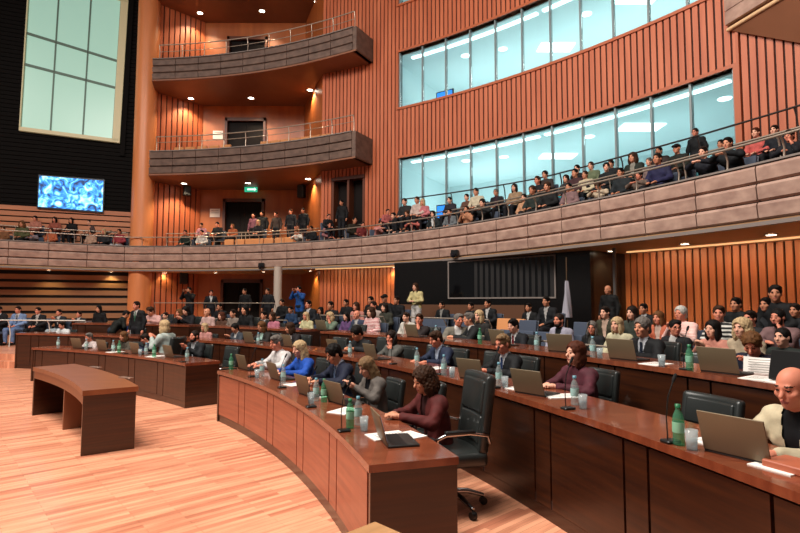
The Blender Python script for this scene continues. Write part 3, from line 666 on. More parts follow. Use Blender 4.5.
POSES = {  # lean, head pitch, (elbow, wrist, hand dir) for the two arms with mirrored x; heights above the floor
 'lap':  (.02, .05, [((.25, -.05, .73), (.09, -.27, .64), (-.35, -.9, -.2))]*2),
 'desk': (.10, .22, [((.27, -.22, .78), (.13, -.44, .80), (-.25, -1, -.05))]*2),
 'join': (.08, .08, [((.27, -.2, .78), (.07, -.42, .82), (-.6, -.8, .1))]*2),
 'clap': (.03, .0, [((.24, -.14, .76), (.05, -.3, .93), (-.3, -.6, .7))]*2),
 'chin': (.10, .1, [((.2, -.3, .77), (.1, -.23, .91), (-.3, .05, .8)), ((.26, -.22, .78), (.04, -.36, .8), (-.9, -.4, 0))]),
 'rail': (.2, .12, [((.28, -.34, .82), (.08, -.5, .86), (-.6, -.8, 0))]*2),
 'read': (.12, .45, [((.26, -.2, .8), (.13, -.38, .93), (-.1, -.8, .45))]*2),
 'phone': (.06, .35, [((.24, -.16, .77), (.06, -.33, .9), (-.2, -.7, .6))]*2),
 'slump': (.26, .5, [((.27, -.34, .78), (.1, -.46, .8), (-.5, -.8, 0))]*2),
 'stand': (.0, .05, [((.25, .03, 1.17), (.26, -.04, .93), (0, -.15, -1))]*2),
 'fold': (.02, .05, [((.26, -.06, 1.17), (.04, -.24, 1.14), (-.9, -.3, .1))]*2),
 'cam':  (.04, .0, [((.27, -.2, 1.27), (.09, -.3, 1.52), (-.3, -.5, .7))]*2),
 'bend': (.3, .5, [((.27, -.3, 1.08), (.14, -.42, .92), (0, -.6, -.8))]*2),
}
STAND = {'stand', 'fold', 'cam', 'bend'}
def joints(pose, yaw, pitch=None):
    L, pt, arms = POSES[pose]; st = pose in STAND; J = {}
    if pitch is not None: pt = pitch
    pz, nz_ = (.95, 1.44) if st else (.53, 1.0)
    dz = -L*.35
    J['pel'] = np.array([0, 0, pz]); J['nk'] = np.array([0, -L-.005, nz_+dz]); J['mid'] = np.array([0, -L*.45+.02, (pz+nz_)/2+dz*.3])
    J['sh'] = [np.array([s*.172, -L+.015, nz_-.045+dz]) for s in (1, -1)]
    J['arm'] = []
    for (e, w_, h), s in zip(arms, (1, -1)): J['arm'].append([np.array([s*v[0], v[1], v[2]]) for v in (e, w_, h)])
    hp = .09
    if st: J['leg'] = [[np.array([s*hp, 0, .92]), np.array([s*.1, -.02, .5]), np.array([s*.105, .02, .085])] for s in (1, -1)]
    else: J['leg'] = [[np.array([s*hp, 0, .51]), np.array([s*.12, -.43, .5]), np.array([s*.12, -.4, .085])] for s in (1, -1)]
    hb = J['nk']+np.array([0, -.012, .045])
    J['M'] = Matrix.Translation(hb) @ Matrix.Rotation(yaw, 4, 'Z') @ Matrix.Rotation(pt, 4, 'X') @ Matrix.Translation(-Vector(PIV))
    return J
def torso(J, g, wd=1.):
    p, m_, n = J['pel'], J['mid'], J['nk']; X = lambda v, x: v+np.array([x, 0, 0]); P = []
    for s in (1, -1):
        P += [Cn(X(p, s*.07*wd), X(m_, s*.055*wd), .105+g, .092+g, sy=.85), Cn(X(m_, s*.055*wd), X(n-[0, -.015, .13], s*.085*wd), .092+g, .098+g, sy=.82),
              Cn(n-[0, -.015, .055], J['sh'][0 if s > 0 else 1]*np.array([wd, 1, 1]), .058+g, .056+g, k=.04), Cn(n-[0, 0, .01], J['sh'][0 if s > 0 else 1]*np.array([wd*.8, 1, 1])+np.array([0, 0, .0]), .045+g*.7, .05+g*.7, k=.04)]
    P.append(Cn(p+[0, 0, .0], n-[0, -.02, .12], .1+g, .1+g, sy=.85)); return P
def hand(w_, h, side, fine):
    h = np.array(h)/np.linalg.norm(h); up_ = np.array([0, 0, 1.]); across = np.cross(h, up_); across /= max(np.linalg.norm(across), 1e-6); nrm_ = np.cross(across, h)
    inn = np.array([-side, 0, 0]); across = across*(1 if across@inn > 0 else -1); nrm_ = nrm_*(1 if nrm_[2] > 0 else -1)
    if abs(h[2]) > .8: across = np.array([0, -1, 0.]); nrm_ = np.array([side, 0, 0.])
    pc = w_+h*.05; P = [Cn(w_, pc, .024, .03, k=.012, sy=1), Cn(pc-across*.018, pc+h*.03-across*.02, .018, k=.012), Cn(pc+across*.018, pc+h*.03+across*.018, .018, k=.012)]
    if fine:
        for i, (o, l) in enumerate(((.028, .07), (.0095, .08), (-.0095, .074), (-.028, .058))):
            a = pc+h*.035+across*o; b = a+h*l*.5+across*o*.25+nrm_*.004; c = b+h*l*.38-nrm_*l*.35
            P += [Cn(a, b, .0095, .0088, k=.004), Cn(b, c, .0088, .0075, k=.004)]
        a = w_+h*.025+across*.024; b = a+h*.03+across*.026-nrm_*.008; P += [Cn(a, b, .013, .0105, k=.008), Cn(b, b+h*.03+across*.004-nrm_*.008, .0105, .009, k=.005)]
    else:
        a = pc+h*.035; P += [Cn(a-across*.012, a-across*.012+h*.04-nrm_*.012, .022, .016, k=.012), Cn(a+across*.014, a+across*.014+h*.045-nrm_*.012, .02, .014, k=.012), Cn(w_+h*.03+across*.02, w_+h*.065+across*.045-nrm_*.01, .013, .011, k=.01)]
    return P
def headprims(M):
    R = lambda *c: (np.array(M)@np.append(np.array(c, float), 1))[:3]
    P = [El((0, .012, .028), (.074, .094, .09), M, .02), El((0, -.022, -.045), (.058, .066, .068), M, .03), El((0, -.062, -.088), (.027, .024, .022), M, .02),
         Cn(R(0, -.082, .012), R(0, -.105, -.024), .009, .0135, k=.012), El((0, -.082, -.056), (.026, .014, .008), M, .006), El((0, -.08, -.068), (.021, .013, .008), M, .006),
         Cn(R(-.035, -.077, .026), R(.035, -.077, .026), .011, k=.014), El((.043, -.06, -.02), (.022, .022, .02), M, .02), El((-.043, -.06, -.02), (.022, .022, .02), M, .02)]
    for s in (1, -1):
        P += [El((s*.031, -.098, .008), (.016, .016, .011), M, .012, sub=True), El((s*.031, -.074, .008), (.014, .014, .012), M, .003), El((s*.077, .008, -.008), (.010, .02, .03), M, .008)]
    return P
def body_mesh(pose, yaw, pitch, fine, vox, key):
    J = joints(pose, yaw, pitch); M = J['M']
    P = torso(J, 0)
    hb = (np.array(M)@np.append(np.array([0, .015, -.06]), 1))[:3]
    P.append(Cn(J['nk']-[0, -.01, .03], hb, .058, .052, k=.03))
    for i, s in enumerate((1, -1)):
        e, w_, h = J['arm'][i]; P += [Cn(J['sh'][i], e, .05, .041), Cn(e, w_, .041, .026)]+hand(w_, h, s, fine)
        a, b, c = J['leg'][i]; P += [Cn(a, b, .085, .058), Cn(b, c, .056, .036), Cn(c, c+[s*.015, -.14, -.035], .04, .032)]
    P += headprims(M)
    V, Q = sdf(P, vox)
    F_ = V[Q].mean(1); Mi = np.array(M.inverted()); H = F_@Mi[:3, :3].T+Mi[:3, 3]; mi = np.zeros(len(Q), int)
    for s in (1, -1):
        e = ((H[:, 0]-s*.031)/.0125)**2+((H[:, 2]-.008)/(.0075 if fine else .009))**2; mi[(e < 1) & (H[:, 1] < -.05)] = 1
        e = ((H[:, 0]-s*.033)/.021)**2+((H[:, 2]-.031)/.0055)**2; mi[(e < 1) & (H[:, 1] < -.05)] = 3
    e = (H[:, 0]/.024)**2+((H[:, 2]+.061)/.011)**2; mi[(e < 1) & (H[:, 1] < -.075)] = 2
    return tomesh('person_body', V, Q, [SK[0], M_EYE, M_LIP, M_BROW], mi), J, V[:, 2].max()
def top_mesh(J, vox, kind, st):
    g = .022 if kind != 'knit' else .018; P = torso(J, g)
    for i in range(2):
        e, w_, h = J['arm'][i]; end = e+(w_-e)*.94; fb = .012 if kind != 'shirt' else .008
        P += [Cn(J['sh'][i], e, .056+g*.5, .05+fb), Cn(e, end, .05+fb, .034+fb*.7)]
    if kind in ('coat', 'suit'):
        for i, s in enumerate((1, -1)): a, b, c = J['leg'][i]; P.append(Cn(a, a+(b-a)*(.28), .1, .095))
    if kind == 'turtle': P.append(Cn(J['nk']-[0, 0, .03], J['nk']+[0, -.01, .055], .07, .062))
    else: P.append(Cn(J['nk']-[0, -.012, .03], J['nk']+[0, .0, .012], .07, .066))
    V, Q = sdf(P, vox, (.006, 38))
    if kind in ('suit', 'open'):
        n = J['nk']; F_ = V[Q].mean(1); ln = .30 if kind == 'suit' else .5; wz = (F_[:, 2]-(n[2]-ln))/ln; w0 = .062 if kind == 'suit' else .07
        ay = n[1]+(J['pel'][1]-n[1])*np.clip((n[2]-F_[:, 2])/(n[2]-J['pel'][2]), 0, 1)
        cut = (np.abs(F_[:, 0]) < w0*np.clip(wz, 0, 1.2)) & (F_[:, 1] < ay-.03) & (wz > 0); Q = Q[~cut]
    return tomesh('top', V, Q, [SK[0]])
def shirt_mesh(J, vox):
    P = torso(J, .008); P.append(Cn(J['nk']-[0, -.01, .03], J['nk']+[0, -.008, .035], .066, .062, k=.02)); V, Q = sdf(P, vox)
    k = V[Q].mean(1)[:, 2] > J['pel'][2]+.05; return tomesh('shirt', V, Q[k], [SK[0]]), V
def tie_mesh(J, V):
    n = J['nk']; b = MB(); pr = []
    for i in range(7):
        z = n[2]-.005-i*.05; s = V[(np.abs(V[:, 0]) < .02) & (np.abs(V[:, 2]-z) < .02)]
        y = (s[:, 1].min() if len(s) else n[1]-.1)-.007; pr.append((z, y, .02 if i == 0 else .016+.004*i))
    vs_ = [(sx*wd, y-.004*(1-abs(sx)), z) for z, y, wd in pr for sx in (-1, 0, 1)]
    b.add(vs_, [[i*3+k, i*3+k+1, i*3+k+4, i*3+k+3] for i in range(6) for k in (0, 1)], 0, True)
    me = bpy.data.meshes.new('tie'); me.from_pydata([tuple(v) for v in b.v], [], b.f); me.materials.append(SK[0]); return me
def legs_mesh(J, vox, st):
    P = [Cn(J['pel']+[-.06, 0, .02], J['pel']+[.06, 0, .02], .118, k=.03)]
    for i in range(2): a, b, c = J['leg'][i]; P += [Cn(a, b, .1, .074), Cn(b, c+[0, 0, .02], .072, .055)]
    V, Q = sdf(P, vox, (.003, 30)); return tomesh('trousers', V, Q, [SK[0]])
def shoes_mesh(J):
    P = []
    for i, s in enumerate((1, -1)): c = J['leg'][i][2]; P += [Cn(c-[0, 0, .03], c+[s*.017, -.16, -.04], .05, .042), Cn(c+[0, .03, -.045], c+[s*.017, -.16, -.045], .038, .038)]
    V, Q = sdf(P, .014); V[:, 2] = np.maximum(V[:, 2], .0); return tomesh('shoes', V, Q, [SK[0]])
def hair_mesh(style, vox):
    face = [El((0, -.115, -.033), (.069, .088, .114), None, .015, True)]
    ears = [El((s*.085, -.012, -.03), (.022, .03, .035), None, .012, True) for s in (1, -1)]
    base = El((0, .016, .036), (.083, .1, .092), None, .02); nz_ = (.004, 90)
    if style == 'short': P = [base, El((.02, -.03, .085), (.06, .06, .04), None, .02), El((0, .06, -.035), (.062, .048, .05), None, .02)]+face+ears+[El((0, .05, -.16), (.2, .2, .075), None, .01, True)]; nz_ = (.0055, 78)
    elif style == 'full': P = [base, El((0, .01, .055), (.085, .1, .082), None, .03), El((0, .065, -.03), (.068, .048, .06), None, .02)]+face+ears[:0]; nz_ = (.006, 80)
    elif style == 'bob': P = [base, El((0, .01, .05), (.09, .1, .085), None, .03), El((0, .05, -.06), (.09, .07, .1), None, .03), El((.07, -.005, -.07), (.03, .05, .09), None, .02), El((-.07, -.005, -.07), (.03, .05, .09), None, .02)]+face; nz_ = (.004, 60)
    elif style == 'long': P = [base, El((0, .01, .05), (.088, .1, .085), None, .03), El((0, .075, -.12), (.09, .05, .19), None, .03), El((.07, .02, -.12), (.032, .055, .16), None, .03), El((-.07, .02, -.12), (.032, .055, .16), None, .03)]+face; nz_ = (.005, 55)
    elif style == 'curly': P = [El((0, .02, .045), (.105, .12, .1), None, .03), El((0, .06, -.05), (.11, .09, .12), None, .03), El((.085, .01, -.07), (.04, .06, .1), None, .03), El((-.085, .01, -.07), (.04, .06, .1), None, .03)]+face; nz_ = (.009, 105)
    elif style == 'tail': P = [base, El((0, .1, .0), (.04, .05, .04), None, .02), El((0, .13, -.07), (.03, .035, .1), None, .02)]+face+ears+[El((0, .05, -.16), (.2, .2, .085), None, .01, True)]
    elif style == 'beard': P = [base, El((0, .06, -.035), (.062, .048, .05), None, .02)]+face+ears+[El((0, -.045, -.085), (.057, .05, .04), None, .01), El((.052, -.02, -.05), (.016, .03, .05), None, .01), El((-.052, -.02, -.05), (.016, .03, .05), None, .01), El((0, -.1, -.06), (.022, .02, .008), None, .005, True)]
    elif style == 'bald': P = [El((0, .035, -.012), (.081, .082, .045), None, .02)]+[El((0, -.1, -.0), (.09, .1, .1), None, .015, True), El((0, .0, .1), (.07, .09, .08), None, .015, True)]+ears; nz_ = (.002, 80)
    elif style == 'cap': P = [El((0, .012, .045), (.085, .102, .085), None, .02), Cn((-.03, -.1, .05), (.03, -.1, .05), .035, sy=1), El((0, 0, -.05), (.2, .2, .085), None, .01, True)]; nz_ = None
    V, Q = sdf(P, vox, nz_); return tomesh('hair', V, Q, [SK[0]])
CL = {}
def cmat(h, rough=.75):
    k = h+str(rough)
    if k not in CL:
        dk = '#%02x%02x%02x' % tuple(int(int(h[i:i+2], 16)*.74) for i in (1, 3, 5))
        if rough == .5: CL[k] = mat('hair_'+h[1:], dk, .65, kind='noise', alt=h, scale=45, sx=(1, 1, .25), bump=.6, spec=.15)
        else: CL[k] = mat('cloth_'+h[1:]+str(int(rough*100)), dk, rough, kind='noise', alt=h, scale=9, bump=.35, spec=.25)
    return CL[k]
SK = [mat('skin_light', '#c98a6c', .55, spec=.3), mat('skin_pink', '#cf8268', .55, spec=.3), mat('skin_tan', '#b87a5c', .55, spec=.3), mat('skin_pale', '#dca288', .55, spec=.3)]
M_EYE = mat('eye_dark', '#1a120e', .25); M_LIP = mat('lips', '#a3524a', .5); M_BROW = mat('eyebrow', '#3a261c', .7)
HC = dict(k='#120d0b', d='#241711', b='#3d2618', l='#6b4527', y='#c8aa80', g='#6f6862', w='#c9c4bc', r='#552a1a', s='#87694a')
TPL = {}
def T(key, fn):
    if key not in TPL: TPL[key] = fn()
    return TPL[key]
def setm(o, m_, i=0):
    s = o.material_slots[i]; s.link = 'OBJECT'; s.material = m_
def link(name, me, parent=None):
    o = bpy.data.objects.new(name, me); COL.objects.link(o)
    if parent is not None: o.parent = parent
    return o
ZONE = {'R1': (14.70, 0.), 'R2': (16.33, .17), 'R3': (17.85, .35), 'a1': (18.95, .35), 'a2': (19.85, .52), 'a3': (20.85, .7), 'a4': (22.1, .7), 'w': (18.6, .35),
        'fl': (14.9, 0.), 'fm': (16.1, .17)}
def place(x, y, zone):
    if zone in ZONE: r, z = ZONE[zone]; q, t = at_r(x, r); return q, z
    off, z = {'b1': (.78, 3.80), 'b2': (1.62, 4.30), 'b3': (2.35, 4.58), 'b0': (2.2, 4.30)}[zone]
    q = at_r(x, 24, y)[0]
    for _ in range(6): th_ = thr(q)[0]; q = at_r(x, min(rb(th_)+off, 24.5 if th_ < 66.9 else 99), y)[0]
    return q, z
SEATS = []; STAT = []
def person(x, y, zone, pose, hair, hc, kind, col, label, yaw=0., face=0., pitch=None, skin=None, shirt=None, tie=None, legs='#16161c', fine=False, group=None, seat=None, shoes=False, glasses=False, scale=None, dr=0., z=None, name='person'):
    q, zf = place(x, y, zone)
    if dr: a = thr(q); pp = pol(a[1]+dr, a[0]); q = Vector((pp.x, pp.y))
    if z is not None: zf = z
    th_ = thr(q)[0]; st = pose in STAND
    hy = round(face*2)/2 if not fine else face; vox = .0075 if fine else .0145
    key = (pose, hy, pitch, fine); me, J, H = T(('body',)+key, lambda: body_mesh(pose, hy, pitch, fine, vox, key))
    d = ray(x, y); t = q.length; zt = CAMH+d.z/d.xy.length*t; s = scale or max(.84, min(1.1, (zt-zf)/(H+.012)))
    if __name__ != '__main__' or True: STAT.append((zone, pose, round((zt-zf)/(H+.012), 2), x))
    if st and scale is None: s = max(.86, min(1.06, (zt-zf)/(H+.012)))
    rz = math.radians(th_+180+90)+yaw
    o = link(name, me); o.location = (q.x, q.y, zf); o.rotation_euler = (0, 0, rz); o.scale = (s,)*3
    setm(o, SK[skin if skin is not None else rng.choice((0, 0, 1, 2, 3))]); setm(o, cmat(HC[hc if hc in 'kdbl' else 'b'], .7), 3)
    tag(o, label, 'person', group)
    if hair:
        h = link('hair' if hair != 'cap' else 'cap', T(('hair', hair, fine), lambda: hair_mesh(hair, .006 if fine else .0105)), o); h.matrix_local = J['M']; setm(h, cmat(HC[hc], .5))
    nm = {'suit': 'jacket', 'open': 'jacket', 'coat': 'coat', 'knit': 'sweater', 'shirt': 'shirt', 'turtle': 'sweater'}[kind]
    c = link(nm, T(('top', kind, pose, fine), lambda: top_mesh(J, .0095 if fine else .0165, kind, st)), o); setm(c, cmat(col))
    if kind in ('suit', 'open'):
        sm_, V = T(('shirt', pose, fine), lambda: shirt_mesh(J, .0095 if fine else .0165)); c = link('shirt', sm_, o); setm(c, cmat(shirt or '#d8d4d0'))
        if tie: c = link('tie', T(('tie', pose, fine), lambda: tie_mesh(J, V)), o); setm(c, cmat(tie, .5))
    c = link('trousers', T(('legs', 'st' if st else 'se', fine), lambda: legs_mesh(J, .011 if fine else .018, st)), o); setm(c, cmat(legs))
    if shoes: c = link('shoes', T(('shoes', st), lambda: shoes_mesh(J)), o); setm(c, cmat('#0c0a0a', .35))
    if glasses:
        def gl():
            b = MB()
            for s_ in (1, -1): b.tube([(s_*.033+.022*math.cos(a), -.1+.004*abs(math.cos(a)), .008+.017*math.sin(a)) for a in np.linspace(0, 2*math.pi, 13)], .0022, 5); b.tube([(s_*.055, -.096, .01), (s_*.079, -.02, .012), (s_*.08, .01, .0)], .002, 5)
            b.tube([(-.011, -.103, .012), (.011, -.103, .012)], .002, 5); me_ = bpy.data.meshes.new('glasses'); me_.from_pydata([tuple(v) for v in b.v], [], b.f); me_.materials.append(M_EYE); return me_
        c = link('glasses', T('glasses', gl), o); c.matrix_local = J['M']
    if not st and seat != 'none': SEATS.append((q.x, q.y, zf, rz, s, seat or ('chair' if zone in ('R1', 'R2', 'R3') else 'aud'), label))
    return o
# ---------------------------------------------------------------- the people, row by row
G1 = 'members at the front desk'
P_ = person
mw = P_(438, 366, 'R1', 'join', 'curly', 'b', 'open', '#5a1e1c', 'woman with dark curly hair in a maroon blazer at the front desk end', face=.0, pitch=.3, skin=0, shirt='#3a1414', legs='#141418', fine=True, seat='none')
P_(378, 356, 'R1', 'phone', 'long', 's', 'open', '#6a625c', 'woman with long light brown hair in a grey jacket looking down at a phone', pitch=.42, skin=3, shirt='#15131a', fine=True)
P_(348, 343, 'R1', 'desk', 'full', 'k', 'suit', '#171d33', 'man in a navy suit bent over papers between two long-haired women', pitch=.45, skin=0, shirt='#b9bfd0', tie='#5a6a88', fine=True)
P_(310, 340, 'R1', 'desk', 'long', 'y', 'knit', '#1c4fb0', 'woman with long blonde hair in a bright blue top', pitch=.2, skin=3, fine=True)
P_(287, 334, 'R1', 'desk', 'short', 'g', 'shirt', '#d9d2d0', 'grey-haired man in a white shirt beside the blonde woman in blue', pitch=.25, skin=1, fine=True)
G2 = 'members at the second desk row'
P_(583, 341, 'R2', 'join', 'bob', 'r', 'knit', '#55242f', 'woman with a brown bob in a plum jacket, hands folded on the second desk', face=-.1, pitch=-.05, skin=3, fine=True, seat='chair')
P_(511, 333, 'R2', 'join', 'short', 's', 'suit', '#121316', 'man with sandy hair and glasses in a black suit with a blue tie', face=.1, pitch=.18, skin=1, shirt='#dcdce0', tie='#25365c', fine=True, glasses=True)
P_(446, 330, 'R2', 'desk', 'short', 'b', 'suit', '#222c44', 'man with brown hair in a blue-grey suit leaning over the second desk', face=-.2, pitch=.35, skin=1, shirt='#aeb8cc', fine=True)
P_(398, 330, 'R2', 'chin', 'bob', 'd', 'open', '#565550', 'woman with dark hair in a grey jacket holding a hand to her face', face=.3, pitch=.15, skin=1, shirt='#26221f', fine=True)
P_(374, 325, 'R2', 'slump', 'full', 'k', 'coat', '#1b1b1d', 'person in a dark coat bending low between the second desk laptops', skin=2)
P_(838, 366, 'R2', 'desk', 'bald', 'g', 'open', '#cfc0a0', 'bald man in a cream jacket typing on a laptop', face=.1, pitch=.2, skin=1, shirt='#101014', fine=True, dr=-.22)
G3 = 'members at the third desk row'
P_(649, 317, 'R3', 'join', 'full', 'g', 'suit', '#101114', 'man with thick dark grey hair in a black suit, seen in profile', face=.0, pitch=.05, skin=0, shirt='#c9ccd2', tie='#1c2230', fine=True)
P_(762, 331, 'R3', 'read', 'full', 'l', 'suit', '#14182a', 'man with tousled brown hair reading sheets of paper at the third desk', face=.4, pitch=.55, skin=1, shirt='#d5d5dc', fine=True)
P_(520, 318, 'R3', 'desk', 'short', 'k', 'suit', '#14161c', 'young man with black hair in a dark suit and red tie', face=-.2, skin=3, tie='#6a1420')
P_(457, 313, 'R3', 'join', 'short', 'g', 'open', '#7a7468', 'grey-haired man in a grey-beige jacket turned to his neighbour', yaw=.9, face=.5, skin=1)
P_(476, 312, 'R3', 'join', 'short', 'g', 'suit', '#181a1c', 'grey-haired man in a dark suit listening to the man in grey-beige', yaw=-.5, skin=0, tie='#3a4048')
P_(424, 313, 'R3', 'chin', 'short', 'b', 'knit', '#241c1c', 'man in black resting his flushed face on his hand', face=.3, skin=1)
# members across the aisle
P_(198, 330, 'R1', 'clap', 'beard', 'd', 'suit', '#17191d', 'bearded man in a black suit with hands raised to his mouth', yaw=.2, skin=1, fine=True, shirt='#c8ccd0')
P_(168, 320, 'R1', 'clap', 'bob', 'y', 'open', '#b9c4bd', 'blond person in a pale jacket facing the bearded man', yaw=-1.2, skin=1, shirt='#26304a')
P_(131, 331, 'R1', 'desk', 'bob', 'l', 'knit', '#4a4238', 'brown-haired person in drab knitwear behind the front desk across the aisle', skin=0)
P_(156, 333, 'R1', 'read', 'short', 'd', 'suit', '#1b2236', 'man in a navy jacket leaning in with a sheet of paper', yaw=-.6, skin=1)
P_(96, 333, 'R1', 'desk', 'short', 'g', 'shirt', '#c9b8b4', 'pale-shirted person beyond the papers at the aisle desk', skin=1)
P_(113, 316, 'fm', 'bend', 'short', 'k', 'coat', '#10130f', 'standing person in a dark coat seen from the back', yaw=2.6, skin=2, legs='#25303f')
P_(138, 301, 'fm', 'stand', 'short', 'd', 'suit', '#121316', 'standing man in a black suit with a green tie before the tall column', skin=1, tie='#2d5a44', z=.17)
G = 'members at the rows across the aisle'
for a in [
 (134.5, 317, 'R2', 'lap', 'short', 'k', 'suit', '#1c2f66', 'flushed man in a royal blue suit below the man with the green tie', dict(skin=1)),
 (67, 323, 'R2', 'desk', 'short', 'd', 'shirt', '#dcdcdc', 'white-shirted person bent over at the wooden desk end', {}),
 (240, 323, 'R2', 'phone', 'full', 'k', 'suit', '#3a3f48', 'man with black hair in a grey suit looking down, near the aisle', {}),
 (268, 321, 'R2', 'desk', 'bob', 'l', 'open', '#1f1a18', 'brown-haired woman in a dark jacket over a mint blouse', dict(shirt='#b8d8cc')),
 (207, 323, 'R2', 'lap', 'bob', 'y', 'knit', '#cf8f86', 'blonde woman in a pink top behind the bearded man', {}),
 (297, 322, 'R2', 'desk', 'bob', 'b', 'open', '#1a1416', 'woman with brown hair in black next to the grey-haired man in white', dict(face=-.5)),
 (167.5, 312, 'R3', 'lap', 'short', 'd', 'suit', '#1a1d26', 'man in a dark suit just above the blond person in the pale jacket', {}),
 (161, 305, 'R3', 'slump', 'short', 'b', 'shirt', '#cf9f98', 'man in a pink shirt leaning sideways by the tall column', {}),
 (181, 309, 'R3', 'lap', 'curly', 'l', 'knit', '#1f1a1a', 'person with frizzy brown hair in black', {}),
 (190, 306, 'R3', 'phone', 'long', 'k', 'knit', '#17151a', 'woman with long black hair holding up a phone', {}),
 (209, 308, 'R3', 'lap', 'bald', 'g', 'shirt', '#cfa8a0', 'balding man in a pale pink shirt', {}),
 (223, 312, 'R3', 'lap', 'curly', 'r', 'knit', '#5a3a2a', 'woman with reddish curls in brown', {}),
 (235, 309, 'R3', 'lap', 'short', 'd', 'shirt', '#8a7a70', 'man in a taupe shirt beside the woman with reddish curls', {}),
 (247, 305, 'R3', 'lap', 'long', 'k', 'knit', '#111113', 'woman in black with long dark hair before the double doors', {}),
 (266, 311, 'R3', 'lap', 'short', 'k', 'suit', '#1c1a1c', 'man in a black jacket left of the grey post', {}),
 (274, 312, 'R3', 'lap', 'bob', 'b', 'knit', '#c8788a', 'woman in a rose-pink top by the grey post', {}),
 (221, 303, 'a2', 'lap', 'short', 'k', 'knit', '#131316', 'dark-haired man in black one row above the balding man', {}),
 (150, 308, 'a2', 'lap', 'full', 'k', 'coat', '#0f1012', 'person in black beneath the orange column', {}),
]: P_(*a[:9], group=None, **a[9])
# seated along the boarded wall
for a in [
 (1, 306, 'suit', '#17181c', 'man in a dark suit at the very end of the row by the boarded wall', '#17181c', None),
 (20, 306, 'suit', '#7d96c0', 'man in a light blue suit sitting with hands between his knees', '#6f88b4', '#2a3450'),
 (40, 307, 'suit', '#1a1a1e', 'man in a black suit and pale tie beside the light blue suit', '#141418', '#b8b0a8'),
 (61, 309, 'suit', '#20242c', 'man in a dark suit applauding before the boarded wall', '#b9c4cc', None),
 (81, 311, 'suit', '#1a1c22', 'man in a dark suit leaning back beside the applauding man', '#15171c', None),
]: P_(a[0], a[2-1], 'w', 'clap' if 'applaud' in a[4] else 'lap', 'short', 'd', a[2], a[3], a[4], legs=a[5], tie=a[6], shoes=True, skin=1)
P_(100, 305, 'w', 'stand', 'long', 'k', 'knit', '#0f1012', 'woman in black standing behind the seated men by the boarded wall', scale=.9, z=.1, shoes=True)
# standing at the back
P_(190, 287, 'a4', 'cam', 'short', 'k', 'knit', '#0e0e10', 'cameraman in a black t-shirt standing by the slatted side wall', skin=2, shoes=True)
P_(211, 290, 'a4', 'stand', 'short', 'd', 'suit', '#15151a', 'man in a black suit standing beneath the white notice', yaw=.6, skin=1, shoes=True)
P_(300, 286, 'a4', 'cam', 'short', 'k', 'suit', '#1d4f96', 'photographer in a blue jacket standing with raised arms', skin=1, shoes=True, shirt='#30384a')
P_(416.5, 283, 'a4', 'fold', 'long', 'b', 'knit', '#cfc08a', 'woman in a pale yellow top standing at the end of the orange slats', skin=3, legs='#cfc8c4', shoes=True)
P_(245, 296, 'a4', 'stand', 'short', 'k', 'coat', '#0e0d0f', 'dark figure standing in the open doorway', scale=.93, skin=2)
P_(268, 297, 'a4', 'stand', 'short', 'k', 'coat', '#151318', 'dark figure standing just beside the grey post', scale=.93, skin=2)
P_(609, 290, 'a4', 'stand', 'bald', 'g', 'coat', '#0c0b0c', 'bald man in black standing at the dark end of the booth', skin=2, scale=.86)
P_(777, 287, 'a3', 'lap', 'short', 'k', 'coat', '#101012', 'tall man in black, highest head against the beige slats', face=.5, skin=2, scale=1.06)
